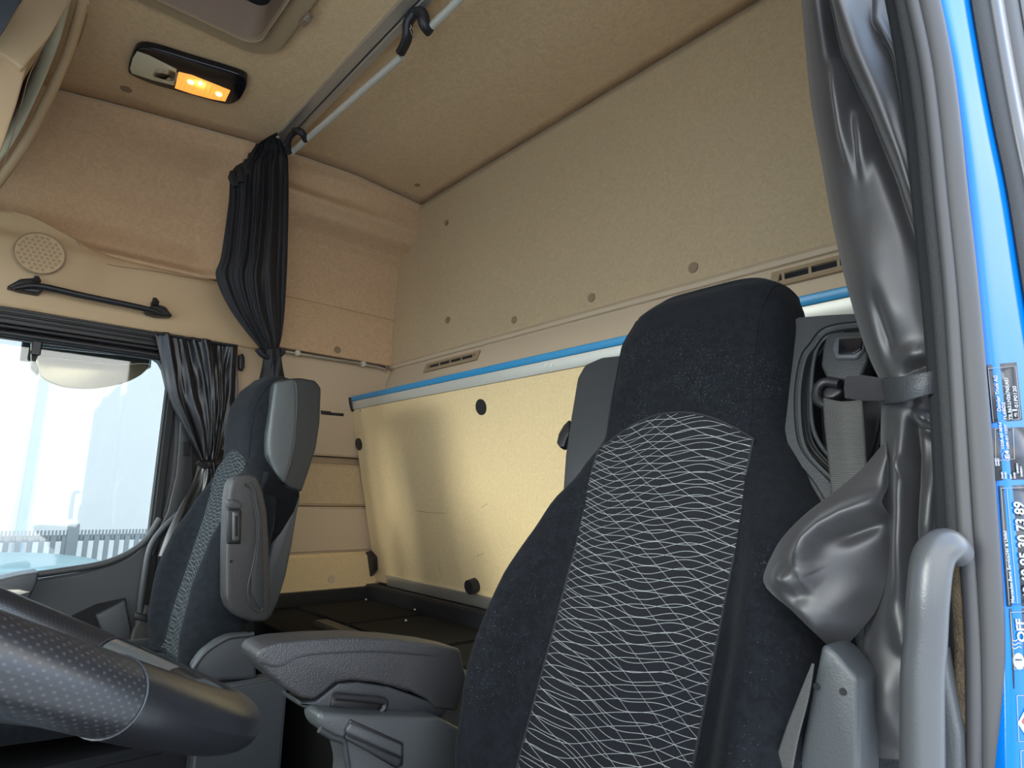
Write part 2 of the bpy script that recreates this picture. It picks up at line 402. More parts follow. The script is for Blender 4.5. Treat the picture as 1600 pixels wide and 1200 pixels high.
# vents in the ledge
def vent(name, x0, x1, z0, z1, label, dark=False):
    a0 = 1.377 - .0; t = thing(name, label, 'air vent', ((x0 + x1) / 2, 1.36, (z0 + z1) / 2))
    yv = lambda z: 1.352 + (z - .478) / .052 * .022 - .002
    o = [Vec((x0, yv(z0), z0)), Vec((x1, yv(z0), z0)), Vec((x1 + .0, yv(z1), z1)), Vec((x0, yv(z1), z1))]
    k = .010; i = [Vec((x0 + k * 2, yv(z0 + k), z0 + k)), Vec((x1 - 2 * k, yv(z0 + k), z0 + k)), Vec((x1 - 2 * k, yv(z1 - k), z1 - k)), Vec((x0 + 2 * k, yv(z1 - k), z1 - k))]
    ringprism('vent_frame', o, i, (0, -.006, .002), M['hatch'], t, bevel=0, smooth=False)
    b = bmesh.new(); vs = [b.verts.new(p + Vec((0, -.0008, 0))) for p in i]; b.faces.new(vs); finish('vent_opening', b, M['deep'], t)
    n = max(3, int((x1 - x0) / .06))
    for s in range(n):
        xa = lerp(x0 + .03, x1 - .03, s / (n - 1)); zz = (z0 + z1) / 2
        box('vent_slat', (xa - .003, yv(zz) - .006, z0 + k), (xa + .003, yv(zz) - .002, z1 - k), M['hatch'], t)
    box('vent_slat', (x0 + .01, yv((z0 + z1) / 2) - .007, z0 + .006), (x1 - .01, yv((z0 + z1) / 2) - .003, z0 + .016), M['hatch'], t)
va = PY(665, 583, 1.36); vb = PY(748, 566, 1.36)
vent('air_vent', va.x, vb.x, .484, .522, 'small tan slatted air vent above the left end of the cream board', True)
va = PY(1225, 440, 1.36); vent('air_vent', va.x - .03, XR - .05, .486, .528, 'long tan slatted air vent beside the driver headrest and right curtain')

# far side wall: upper cove as a height field
def side_x(y, z):
    sx = seam_x(y)
    # front pocket
    pf = [(1.27, sx), (1.235, sx - .025), (1.15, -2.425), (1.02, -2.475), (.90, -2.490), (.82, -2.465), (.775, -2.405)]
    pr = [(1.27, sx), (1.245, sx - .012 - .06 * (1 - sstep(.8, 1.36, y))), (1.19, -2.235 - .04 * (1 - sstep(.85, 1.3, y))), (1.14, -2.235), (1.10, -2.275), (1.05, -2.375), (1.02, -2.405), (.775, -2.415)]
    def ev(P):
        for (a, xa), (b, xb) in zip(P, P[1:]):
            if z >= b: 
                t = (a - z) / (a - b) if a != b else 0; t = t * t * (3 - 2 * t) * .6 + t * .4
                return lerp(xa, xb, t)
        return P[-1][1]
    f = ev(pf); r = ev(pr)
    # raised band between the two (behind the hanging curtain)
    mid = lerp(sx, -2.385, sstep(0, 1, (ZC - z) / .25))
    a = sstep(.56, .635, y); x = lerp(f, mid, a)
    b = sstep(.72, .80, y); return lerp(x, r, b)
g = []
for i in range(61):
    z = lerp(ZC, .775, i / 60); g.append([Vec((side_x(y, z), y, z)) for y in [lerp(-1.0, 1.40, j / 120) for j in range(121)]])
wl = struct(finish('wall_left', grid_bm(g), M['side'], thick=.02, off=-1, sharp=70))
wl.modifiers[0].offset = 1
# seam bead along the ceiling edge
tube('seam_bead', [Vec((seam_x(y), y, ZC - .003)) for y in [lerp(.0, YB, k / 30) for k in range(31)]], .003, M['trim2'], wl, 8)

# rear lower fabric panel of the side wall (z .775 -> .55) and the smooth trim over the window
def panel_grid(y0, y1, prof, n=24): return [[Vec((x, lerp(y0, y1, j / n), z)) for j in range(n + 1)] for (x, z) in prof]
p1 = struct(finish('wall_left', grid_bm(panel_grid(.80, 1.40, [(-2.415, .778), (-2.412, .77), (-2.408, .74), (-2.405, .60), (-2.402, .562), (-2.412, .556)])), M['side'], thick=.015, off=1))
disc('trim_clip', PX(527, 547, -2.405), (1, 0, 0), .016, .003, M['dot'], p1)
# header trim above the passenger window with a swelling round the speaker
def hx(y, z):
    x = -2.405 + .018 * sstep(.78, .74, z) - .0 * z
    d = math.hypot(y - .092, (z - .735)); x += .020 * sstep(.21, .10, d)
    return x
g = []
for i in range(25):
    t = i / 24; row = []
    for j in range(61):
        y = lerp(-1.0, .80, j / 60)
        top = .775 + .075 * math.exp(-((y - .02) / .16) ** 2)
        z = lerp(top, .535, t); row.append(Vec((hx(y, z) if i else -2.43, y, z)))
    g.append(row)
hdr = struct(finish('trim_2', grid_bm(g), M['trim'], thick=.02, off=1, sharp=60))
# shallow panel line in the header trim
tube('seam_bead', [PX(a, b, -2.384) for a, b in [(118, 372), (150, 408), (250, 425), (345, 442)]], .0016, M['hatch'], hdr, 6, smooth=20)

# lower side panels beside the bunk (z .55 -> -.36), each a panel of the wall lining
def side_panel(z0, z1, x, m, bev=.008, y0=.72, y1=1.42): return struct(box('wall_left', (x, y0, z0), (x - .03, y1, z1), m, None, bev))
g = panel_grid(.62, 1.42, [(-2.415, .548), (-2.405, .54), (-2.40, .52), (-2.395, .40), (-2.375, .34), (-2.372, .335), (-2.378, .32), (-2.398, .16), (-2.40, .145)], 24)
struct(finish('wall_left', grid_bm(g), M['trim2'], thick=.015, off=1))
side_panel(.115, .143, -2.42, M['hatch'], .003)
side_panel(-.052, .115, -2.395, M['wallfab'])
side_panel(-.235, -.056, -2.398, M['trim2'])
sp = side_panel(-.385, -.235, -2.375, M['panel'], .012)
disc('trim_clip', PX(518, 905, -2.375), (1, 0, 0), .015, .003, M['trim2'], sp)
struct(box('wall_left', (-2.60, .57, -1.2), (-2.56, 1.46, 1.3), M['deep']))  # unseen backing plates, added to stop light leaking between the side panels
struct(box('wall_left', (-2.60, -1.1, .57), (-2.56, .57, 1.3), M['deep']))
struct(box('wall_left', (-2.56, -1.1, .55), (-2.43, .9, .56), M['deep']))  # added plates closing the cavity against light leaks, not wall lining
struct(box('wall_left', (-2.60, .57, -1.2), (-2.455, .60, .56), M['deep']))
struct(box('wall_back', (-2.60, 1.44, -1.2), (XR, 1.47, 1.3), M['deep']))
# rod under the fabric panel
t = thing('curtain_rail', 'thin silver rail along the far side wall beneath a fabric panel', 'rail', (-2.38, 1.1, .546))
pa, pb = PX(432, 547, -2.38), PX(588, 573, -2.38)
tube('rail_tube', [pa, pb, pb + Vec((-.02, .05, -.012))], .0055, M['alu'], t, 12, smooth=12)
for q in [(463, 552), (566, 569)]:
    p = PX(*q, -2.388); disc('rail_clip', p, (1, 0, 0), .011, .016, M['alupaint'], t)
# black hook in the side wall
t = thing('wall_hook', 'small black hook fixing on the beige side wall behind the passenger seat', 'hook', PX(515, 648, -2.39))
prism('hook_body', [PX(a, b, -2.39) for a, b in [(498, 640), (506, 642), (510, 637), (516, 645), (535, 646), (535, 651), (500, 648)]], (.014, 0, 0), M['black'], t, .002, 2)

# floor, front and right shell (mostly out of frame, they shade the cab)
struct(box('floor', (-2.5, -1.1, -1.25), (XR, 1.45, -1.2), M['deep']))
struct(box('trim_9', (-.212, .722, .0), (-.128, .745, .60), M['shell'], None, .004))
struct(box('trim_9', (-.285, .725, -.9), (-.128, .745, .0), M['shell'], None, .004))
struct(box('wall_right', (-.17, .746, -.9), (-.14, 1.42, 1.3), M['trim2']))
struct(box('wall_right', (XR - .03, -1.1, .95), (XR, .746, 1.3), M['trim2']))
fw = struct(box('wall_front', (-2.45, -1.10, .62), (XR, -1.04, 1.3), M['trim2']))
struct(box('wall_front', (-2.45, -1.10, -1.2), (XR, -1.04, -.25), M['grey']))
wf = struct(box('window_2', (-2.42, -1.075, -.25), (XR, -1.069, .62), M['glass']))

# ------------------------------------------------------------------ passenger door, its window, blind and what stands outside
WX = -2.40
wo_ = [PX(a, b, WX) for a, b in [(0, 520), (120, 538), (238, 556), (262, 600), (268, 650), (266, 710), (258, 770), (240, 825), (205, 866), (150, 888), (90, 900), (0, 911)]]
wo_ += [Vec((WX, -.35, -.29)), Vec((WX, -.70, -.27)), Vec((WX, -.80, -.15)), Vec((WX, -.72, .15)), Vec((WX, -.60, .38)), Vec((WX, -.45, .44))]
def square_outer(inner, y0, y1, z0, z1, x):
    cy = sum(p.y for p in inner) / len(inner); cz = sum(p.z for p in inner) / len(inner); out = []
    for p in inner:
        dy, dz = p.y - cy, p.z - cz
        k = min((y1 - cy) / dy if dy > 0 else (y0 - cy) / dy if dy < 0 else 9, (z1 - cz) / dz if dz > 0 else (z0 - cz) / dz if dz < 0 else 9)
        out.append(Vec((x, cy + dy * k, cz + dz * k)))
    return out
inner = crom(wo_, 72, True)
outer = square_outer(inner, -1.04, .60, -1.2, .56, WX)
door = struct(ringprism('door_1', outer, inner, (-.05, 0, 0), M['grey'], None, bevel=.010, smooth=False))
door['label'] = 'far side door panel'
win = struct(box('window_1', (WX - .035, -.9, -.32), (WX - .031, .58, .54), M['glass']))
tube('sill_edge', [PX(a, b, WX + .012) for a, b in [(250, 810), (222, 850), (170, 878), (90, 893), (0, 905)]], .011, M['greylt'], door, 12, .8, smooth=24)
# door pocket and lower relief
prism('door_pocket', [PX(a, b, WX + .004) for a, b in [(112, 962), (150, 944), (196, 934), (206, 990), (204, 1030), (120, 1000)]], (-.006, 0, 0), M['deep'], door)
prism('pocket_lip', [PX(a, b, WX + .03) for a, b in [(150, 962), (196, 938), (206, 990), (205, 1020), (165, 1000)]], (-.03, 0, 0), M['grey'], door, .006)
# pillar behind the window
tr = struct(box('trim_3', (WX + .01, .50, -.60), (WX - .04, .535, .48), M['rubberdk'], None, .008))
struct(box('trim_4', (WX - .005, .53, -1.2), (WX - .05, .80, .545), M['black'], None, .01))
tube('door_seal', [PX(a, b, -2.36) for a, b in [(289, 795), (262, 818), (236, 852), (226, 900), (219, 950), (214, 1010)]], .010, M['grey'], tr, 12, 1, smooth=30)
# grey face between window and curtain
prism('pillar_cover', [PX(a, b, -2.375) for a, b in [(283, 640), (300, 650), (302, 760), (285, 800), (255, 835), (240, 870), (236, 850), (262, 800), (276, 740), (280, 690)]], (-.02, 0, 0), M['shell'], tr, .004)
prism('belt_slot', [PX(a, b, -2.365) for a, b in [(286, 690), (297, 690), (297, 712), (286, 712)]], (-.01, 0, 0), M['deep'], tr, .002)
# roller blind housing over the window
t = thing('roller_blind', 'black roller blind cassette above the far side window', 'blind', (-2.385, -.1, .49))
box('blind_cassette', (-2.425, -.95, .475), (-2.375, .60, .532), M['black'], t, .008)
for z, x, r in [(.512, -2.374, .004), (.497, -2.373, .003), (.472, -2.375, .008), (.452, -2.378, .011)]:
    tube('cassette_rib', [Vec((x, -.95, z)), Vec((x, .60, z))], r, M['black'], t, 8)
box('blind_bar', (-2.40, -.95, .435), (-2.378, .60, .462), M['black'], t, .006)
box('blind_hook', (-2.376, .112, .395), (-2.37, .137, .44), M['black'], t, .004)

# grab handle above the window
t = thing('grab_handle', 'long black grab handle under the round speaker grille', 'handle', PX(137, 475, -2.36))
b1 = [(12, 453), (30, 441), (55, 438), (66, 455), (60, 463), (40, 458)]
tube('handle_bar', [PX(a, b, -2.335) for a, b in [(22, 451), (58, 447), (130, 462), (225, 482), (252, 490)]], [.009, .0125, .0125, .012, .009], M['black'], t, 14, .8, smooth=30)
for q in [[(9, 453), (30, 441), (54, 439), (66, 458), (58, 464), (30, 459)], [(222, 487), (238, 478), (255, 484), (265, 498), (240, 497), (226, 493)]]:
    prism('handle_mount', [PX(a, b, -2.385) for a, b in q], (.045, 0, 0), M['black'], t, .005)
for q in [(56, 443), (241, 476)]:
    c = PX(*q, -2.35); disc('fixing_knob', c, (1, .0, .3), .011, .022, M['black'], t)
    disc('fixing_knob', c + Vec((-.0, .0, .014)), (0, 0, 1), .007, .010, M['black'], t)
# speaker
c = PX(62, 396, -2.352)
t = thing('speaker', 'round tan speaker grille with honeycomb holes above the black handle', 'speaker', c)
R0 = .064
disc('speaker_grille', c + Vec((-.004, 0, 0)), (1, 0, 0), R0, .006, M['trim'], t, 48)
tube('speaker_ring', [c + Vec((.002, R0 * math.cos(a), R0 * math.sin(a))) for a in [2 * math.pi * k / 48 for k in range(49)]], .0022, M['hatch'], t, 8)
bm = bmesh.new()
for i in range(-5, 6):
    for j in range(-5, 6):
        cy = (i + (j % 2) * .5) * .0145; cz = j * .0126
        if math.hypot(cy, cz) > R0 - .010: continue
        for a in range(7):   # seven small holes to each honeycomb cell
            oy, oz = (0, 0) if a == 6 else (.0038 * math.cos(a * math.pi / 3), .0038 * math.sin(a * math.pi / 3))
            vs = [bm.verts.new(c + Vec((.0023, cy + oy + .0016 * math.cos(k * math.pi / 3 + .5), cz + oz + .0016 * math.sin(k * math.pi / 3 + .5)))) for k in range(6)]
            bm.faces.new(vs)
finish('grille_holes', bm, M['dot'], t)

# ------------------------------------------------------------------ outside
yard = struct(box('floor', (-40, -30, -2.4), (30, 40, -2.35), M['concrete'])); yard.name = 'ground'
bl = thing('building', 'large white sheet-clad building beyond the far window', 'building', (-11, 0, -2.35))
box('wall_sheet', (-11.3, -16, -2.35), (-11, 12, 2.52), M['building'], bl)
box('fascia', (-11.3, -16, 2.5), (-10.85, 12, 4.2), M['buildtrim'], bl)
box('fascia_band', (-11.2, -16, 2.62), (-10.8, 12, 2.9), M['building'], bl)
for q in [-6.2, -3.1, .72, 4.2, 7.5]: box('wall_joint', (-11.02, q - .05, -2.35), (-10.93, q + .05, 2.5), M['buildtrim'], bl)
fn = thing('fence', 'grey steel picket fence in front of the white building', 'fence', (-6.4, 0, -2.35))
zt = PX(120, 828, -6.4).z
bm = bmesh.new(); k = 0
for i in range(118):
    y = -5 + i * .075
    add_box(bm, (-6.41, y, -2.3), (-6.39, y + .036, zt - .05))
    for k in range(3): add_box(bm, (-6.405, y + k * .025, zt - .08), (-6.395, y + k * .025 + .014, zt))
finish('picket_panel', bm, M['fence'], fn)
for z in (zt - .06, -1.9): box('fence_rail', (-6.43, -5, z - .03), (-6.40, 3.9, z + .02), M['fence'], fn)
for y in (-4.2, -2.2, PX(113, 840, -6.4).y, 2.0): box('fence_post', (-6.46, y - .04, -2.35), (-6.38, y + .04, zt + .05), M['fence'], fn, .006)
# parked car whose roof shows over the sill
cr = thing('car', 'pale green parked car seen over the far window sill', 'car', (-5.2, -.1, -2.35))
cx = -5.2; zr = PX(60, 878, cx).z
def car_row(y, z, w): return [Vec((cx - w, y, z - .06)), Vec((cx - w * .8, y, z - .015)), Vec((cx, y, z)), Vec((cx + w * .8, y, z - .015)), Vec((cx + w, y, z - .06))]
patch('car_roof', [car_row(y, z, w) for y, z, w in [(-2.2, zr - .30, .55), (-1.6, zr - .03, .60), (-.8, zr + .015, .62), (-.1, zr, .62), (.35, zr - .10, .60), (.62, zr - .28, .58)]], M['carpaint'], cr, 16, 30, .03)
def body(name, z0, z1, w, ya, yb, m, bev): return box(name, (cx - w, ya, z0), (cx + w, yb, z1), m, cr, bev, 4)
body('car_body', -2.05, zr - .42, .82, -3.6, 1.0, M['carpaint'], .12)
prism('car_glasshouse', [Vec((cx - .61, y, z)) for y, z in [(-2.25, zr - .44), (-1.65, zr - .07), (.3, zr - .12), (.72, zr - .44)]], (1.22, 0, 0), M['carblue'], cr, .03)
for y in (-2.7, .2):
    for s in (-1, 1):
        disc('wheel', (cx + s * .76, y, -2.05), (s, 0, 0), .30, .08, M['black'], cr, 32, .02)
cr.location.y += .62; cr.location.z += .03
# kerb mirror hanging outside at the top of the window
KX = -2.62
t = thing('kerb_mirror', 'wide curved kerb mirror hanging outside the top of the far window', 'mirror', PX(145, 575, KX))
out = [(62, 541), (235, 560), (232, 578), (210, 592), (180, 603), (145, 608), (105, 606), (78, 597), (62, 585), (48, 573), (48, 548)]
prism('mirror_housing', [PX(a, b, KX) for a, b in [(48, 540), (235, 560), (234, 572), (60, 556), (60, 586), (48, 574)]], (-.05, 0, 0), M['mirrorhouse'], t, .004)
prism('mirror_glass', [PX(a, b, KX + .012) for a, b in [(62, 558), (120, 563), (180, 569), (232, 568), (225, 582), (205, 594), (180, 602), (145, 607), (110, 606), (85, 600), (66, 590), (60, 575)]], (-.02, 0, 0), M['mirrorglass'], t, .004, smooth=60)
prism('mirror_back', [PX(a, b, KX - .03) for a, b in [(48, 535), (238, 555), (236, 575), (48, 575)]], (-.04, 0, 0), M['carpaint'], t, .004)

prism('mirror_arm', [Vec((KX - .04, y, z)) for y, z in [(.10, .42), (.14, .42), (.15, .66), (.09, .66)]], (-.02, 0, 0), M['black'], t, .004)
prism('mirror_bracket', [Vec((-2.605, y, z)) for y, z in [(.06, .60), (.18, .60), (.18, .70), (.06, .70)]], (-.06, 0, 0), M['black'], t, .006)
# ------------------------------------------------------------------ far side curtains
def fold_curtain(name, L, Rr, folds, amp, m, parent, nrow=60, ncol=120, push=Vec((1, 0, 0)), seed=1, thick=.0015, tight=()):
    """cloth hung between left edge L and right edge R (3D polylines, same count), gathered in vertical folds"""
    rnd = random.Random(seed); l = crom(L, nrow); r = crom(Rr, nrow)
    ph = [rnd.uniform(-.8, .8) for _ in range(folds + 2)]; am = [rnd.uniform(.55, 1.25) for _ in range(folds + 2)]
    g = []
    for i in range(nrow + 1):
        v = i / nrow; row = []; wid = (l[i] - r[i]).length
        a0 = amp(v) if callable(amp) else amp
        for j in range(ncol + 1):
            u = j / ncol
            q = noise.noise(Vec((u * 2.3, v * 1.1, seed * 3.1)))
            s = u * folds + 1.1 * q
            d = 1.5 * noise.noise(Vec((s * 1.15, v * 1.3 + .6 * q, seed * 7.7))) + .9 * noise.noise(Vec((s * 2.6, v * 1.8, seed * 5.3 + 9))) + .35 * noise.noise(Vec((s * 3.2 + v * 3, v * 7, seed))) * (1 if v < .5 else .6)
            edge = min(1, 8 * u, 8 * (1 - u)) ** .5
            row.append(l[i].lerp(r[i], u + .006 * math.sin(7 * v + 9 * u)) + push * (d * a0 * edge + .02 * math.sin(math.pi * u)))
        g.append(row)
    uv = [(j / ncol, i / nrow) for i in range(nrow + 1) for j in range(ncol + 1)]
    return finish(name, grid_bm(g), m, parent, 80, uv, thick, 0)
t = thing('sleeper_curtain', 'black gathered curtain hanging from the ceiling rail, knotted above the far seat', 'curtain', (-2.2, .66, 1.2))
Lp = [((432, 214), -2.13), ((400, 228), -2.13), ((385, 250), -2.14), ((362, 268), -2.15), ((357, 320), -2.16), ((346, 400), -2.17), ((338, 432), -2.18), ((358, 480), -2.19), ((390, 525), -2.20), ((413, 550), -2.20)]
Rp = [((436, 213), -2.13), ((440, 222), -2.13), ((448, 236), -2.14), ((451, 262), -2.15), ((451, 320), -2.16), ((449, 400), -2.17), ((447, 440), -2.18), ((444, 490), -2.19), ((440, 525), -2.20), ((434, 550), -2.20)]
fold_curtain('curtain_cloth', [PX(*q, x) for q, x in Lp], [PX(*q, x) for q, x in Rp], 7, lambda v: .021 * (1 - .6 * v), M['curtain_b'], t, push=Vec((.9, -.4, 0)), seed=3)
# second cloth layer behind, wider at the top
fold_curtain('curtain_hem', [PX(*q, x - .04) for q, x in Lp], [PX(q[0] - 6, q[1], x - .04) for q, x in Rp], 9, .012, M['curtain_b'], t, push=Vec((.9, -.4, 0)), seed=8)
# stepped heading pleats
for i, (a, b) in enumerate([(432, 216), (418, 222), (404, 230), (393, 244), (386, 254), (372, 266), (364, 272)]):
    c = PX(a, b, -2.14); prism('heading_pleat', [c + Vec((0, -.016, -.02)), c + Vec((0, -.012, .006)), c + Vec((0, .008, .010)), c + Vec((0, .022, -.04)), c + Vec((0, .0, -.05))], (.012, 0, 0), M['curtain_b'], t, .003)
kx = -2.19
tube('curtain_tie', [PX(a, b, kx) for a, b in [(402, 545), (412, 556), (428, 560), (440, 552), (441, 545)]], .014, M['curtain_b'], t, 12, .7, smooth=16)
fold_curtain('curtain_tail', [PX(a, b, kx) for a, b in [(412, 545), (410, 570), (404, 600), (400, 640)]], [PX(a, b, kx) for a, b in [(438, 545), (441, 570), (446, 600), (450, 640)]], 3, .012, M['curtain_b'], t, 20, 40)

t = thing('window_curtain', 'dark window curtain tied back at the rear edge of the far window', 'curtain', (-2.35, .55, .35))
L = [((241, 518), -2.335), ((250, 560), -2.335), ((262, 615), -2.33), ((283, 660), -2.33), ((304, 700), -2.34), ((313, 718), -2.345)]
Rq = [((371, 541), -2.335), ((372, 580), -2.335), ((372, 625), -2.33), ((362, 665), -2.33), ((347, 700), -2.34), ((338, 720), -2.345)]
fold_curtain('curtain_cloth', [PX(*q, x) for q, x in L], [PX(*q, x) for q, x in Rq], 7, lambda v: .017 * (1 - .3 * v), M['curtain_w'], t, seed=11)
tube('curtain_tie', [PX(a, b, -2.325) for a, b in [(309, 722), (320, 729), (334, 727), (342, 722)]], .014, M['curtain_w'], t, 12, .6, smooth=12)
L = [((311, 722), -2.345), ((300, 755), -2.33), ((282, 790), -2.31), ((262, 830), -2.30), ((246, 870), -2.30)]
Rq = [((338, 722), -2.345), ((345, 760), -2.34), ((342, 800), -2.33), ((330, 840), -2.33), ((315, 880), -2.33)]
fold_curtain('curtain_tail', [PX(*q, x) for q, x in L], [PX(*q, x) for q, x in Rq], 4, .013, M['curtain_w'], t, 40, 80, seed=5)
tube('heading_tape', [PX(a, b, -2.32) for a, b in [(243, 520), (300, 530), (371, 541)]], .005, M['black'], t, 8)
t = thing('latch_button', 'black oval latch on the trim behind the window curtain', 'latch', PX(376, 566, -2.38))
prism('latch_body', [PX(a, b, -2.385) for a, b in [(371, 556), (377, 553), (380, 560), (380, 575), (376, 581), (371, 577)]], (.02, 0, 0), M['black'], t, .004)

# ------------------------------------------------------------------ bunk board (raised cream board) and black bunk base
t = thing('bunk_board', 'raised cream fabric bunk board edged in blue and aluminium', 'board', (-1.3, 1.3, 0))
BT0, BB0 = PX(551, 636, -2.385), PX(590, 905, -2.385)   # far top / bottom corners
yt, yb_, zt_, zb_ = 1.185, 1.345, .375, -.355
def BP(x, f, o=0):   # point on the board face, f 0 bottom .. 1 top, o proud of it
    y = lerp(yb_, yt, f); z = lerp(zb_, zt_, f); n = Vec((0, -(zt_ - zb_), -(yb_ - yt))).normalized()
    return Vec((x, y, z)) + n * o
def on_board(px, py, o=0):
    n = Vec((0, -(zt_ - zb_), -(yb_ - yt))).normalized(); p0 = BP(-1, .5, o); r = ray(px, py); return r * (p0.dot(n) / r.dot(n))
xr0 = -.25; bn = BP(0, .5, 1) - BP(0, .5, 0)
def slab(name, x0, x1, f0, f1, o0, o1, m, bev=.002): return prism(name, [BP(x0, f0, o0), BP(x1, f0, o0), BP(x1, f1, o0), BP(x0, f1, o0)], bn * (o1 - o0), m, t, bev, 2)
xl = BT0.x + .0
xw = -2.372
prism('board_face', [BP(xw, 0, 0), BP(xr0, 0, 0), BP(xr0, .955, 0), BP(xl, .955, 0)], bn * -.02, M['panel'], t, .004, 2)
slab('top_profile', xl + .02, xr0, .955, 1.00, -.022, .004, M['alupaint'])
slab('blue_strip', xl + .02, xr0, 1.00, 1.028, -.018, .006, M['blue_strip'], .004)
slab('corner_cap', xl, xl + .022, .945, 1.025, -.02, .008, M['black'], .003)
for q in [(562, 641), (853, 571), (863, 570)]:
    disc('screw', on_board(*q, .003), bn, .0065, .003, M['screw'], t)
p = on_board(606, 905); q = on_board(760, 936)
slab('bottom_profile', p.x, xr0, -.005, .05, -.02, .008, M['alu'])
for qq, r, h in [((752, 636), .0255, .004), ((561, 694), .026, .004)]: disc('rubber_disc', on_board(*qq, 0), bn, r, h, M['black'], t, 32)
c = on_board(743, 914, .0); disc('rubber_foot', c, bn, .024, .03, M['black'], t)
prism('corner_bumper', [on_board(a, b, .0) for a, b in [(572, 862), (582, 860), (590, 870), (591, 890), (583, 902), (576, 900)]], bn * .02, M['black'], t, .004)
# scuff marks
sc = mat('scuff_mark', (.33, .24, .14), .9)
for L in [[(650, 798), (672, 801), (698, 802)], [(752, 793), (762, 787)], [(684, 873), (688, 898)], [(745, 870), (756, 864)]]:
    tube('scuff', [on_board(a, b, -.0002) for a, b in L], .0010, sc, t, 5)

t = thing('bunk_bed', 'black bunk base box with sunken lids under the cream board', 'bunk', (-1.7, 1.2, -.6))
zb = -.375
box('base_box', (-2.40, .80, -1.2), (XR - .02, 1.37, zb - .045), M['bedbox'], t, .004)
box('base_rim', (-2.40, 1.30, zb - .05), (XR - .02, 1.375, zb + .012), M['black'], t, .006)
box('base_rim', (-2.40, .80, zb - .05), (-2.345, 1.375, zb + .004), M['black'], t, .006)
for (x0, x1) in [(-2.32, -1.92), (-1.90, -1.50), (-1.48, -1.1)]:
    box('lid', (x0, .99, zb - .047), (x1, 1.285, zb - .036), M['bedbox'], t, .004)
box('front_beam', (-2.0, .915, zb - .07), (-.25, .965, zb - .030), M['bedbeam'], t, .005)
box('front_beam', (-2.32, .86, zb - .14), (-.25, .885, zb - .08), M['black'], t, .005)
for q in [(440, 941), (565, 924), (572, 937), (648, 953), (634, 970)]:
    disc('screw', PZ(*q, zb - .030) , (0, 0, 1), .004, .004, M['screw'], t, 12, .001)
box('beam_tab', (-1.35, .905, zb - .085), (-1.31, .915, zb - .07), M['bedbeam'], t, .001)

# ------------------------------------------------------------------ roof: hatch, lamp, rails
t = thing('roof_hatch', 'tan framed roof hatch with a dark pane in the headliner', 'roof hatch', (-1.3, .1, ZC))
def rrect(x0, x1, y0, y1, r, z, n=8):
    out = []
    for cx_, cy_, a0 in ((x1 - r, y1 - r, 0), (x0 + r, y1 - r, 90), (x0 + r, y0 + r, 180), (x1 - r, y0 + r, 270)):
        for k in range(n + 1):
            a = math.radians(a0 + 90 * k / n); out.append(Vec((cx_ + r * math.cos(a), cy_ + r * math.sin(a), z)))
    return out
H = PZ(445, 90, ZC)
hx0, hy1 = -1.735, .535
ringprism('hatch_frame', rrect(hx0, -.85, -.33, hy1, .10, ZC - .020), rrect(hx0 + .062, -.915, -.27, hy1 - .062, .055, ZC - .020), (0, 0, .022), M['hatch'], t, bevel=.007, smooth=False)
a = rrect(hx0 + .059, -.912, -.273, hy1 - .059, .055, ZC - .034); b_ = rrect(hx0 + .067, -.92, -.265, hy1 - .067, .05, ZC - .034)
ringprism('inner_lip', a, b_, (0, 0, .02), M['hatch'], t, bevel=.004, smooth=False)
w0 = rrect(hx0 + .065, -.918, -.267, hy1 - .065, .05, ZC - .030); w1 = rrect(hx0 + .108, -.96, -.22, hy1 - .068, .035, ZC + .06)
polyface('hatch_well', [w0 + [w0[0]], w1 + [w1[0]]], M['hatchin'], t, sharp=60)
bm = bmesh.new(); bm.faces.new([bm.verts.new(p) for p in w1]); finish('hatch_pane', bm, M['hatchglass'], t)
bm = bmesh.new(); bm.faces.new([bm.verts.new(p + Vec((0, 0, .01))) for p in rrect(hx0, -.85, -.3, hy1, .1, ZC + .08)]); finish('hatch_top', bm, M['hatch'], t)
c = PZ(478, 30, ZC - .022); box('hatch_latch', c + Vec((-.028, -.010, -.006)), c + Vec((.028, .010, .001)), M['hatchin'], t, .003)
box('latch_plate', c + Vec((.002, -.007, -.008)), c + Vec((.022, .007, -.0055)), M['alu'], t, .001)

# interior lamp
t = thing('ceiling_lamp', 'oblong black ceiling lamp with one half glowing amber', 'lamp', PZ(295, 118, ZC))
ol = [(200, 108), (206, 88), (215, 76), (240, 77), (300, 95), (375, 118), (386, 130), (380, 148), (370, 160), (350, 163), (290, 147), (240, 133), (205, 118)]
prism('lamp_housing', [PZ(a, b, ZC - .022) for a, b in ol], (0, 0, .024), M['blackgl'], t, .006, smooth=72)
zl = ZC - .024
def lens(name, pts, m, h=.004): return prism(name, [PZ(a, b, zl) for a, b in pts], (0, 0, h), m, t, .001)
lens('clear_lens', [(203, 108), (207, 92), (214, 81), (232, 87), (254, 98), (276, 109), (272, 134), (240, 126), (206, 115)], M['lampoff'])
lens('reading_spot', [(252, 106), (262, 108), (278, 114), (276, 128), (262, 126), (240, 120), (238, 112), (243, 107)], M['alu'], .001)
lens('lit_lens', [(279, 113), (300, 118), (330, 130), (360, 142), (352, 159), (330, 155), (300, 147), (273, 138)], M['lampon'])
lp = bpy.data.lights.new('lamp_glow', 'POINT'); lp.energy = .04; lp.color = (1, .55, .2); lp.shadow_soft_size = .003
lo = bpy.data.objects.new('lamp_glow', lp); COL.objects.link(lo); lo.parent = t; lo.location = Vec((.02, .03, -.030))
for q in [(298, 128), (342, 147)]: disc('bulb', PZ(*q, zl - .001), (0, 0, -1), .009, .004, M['bulb'], t)
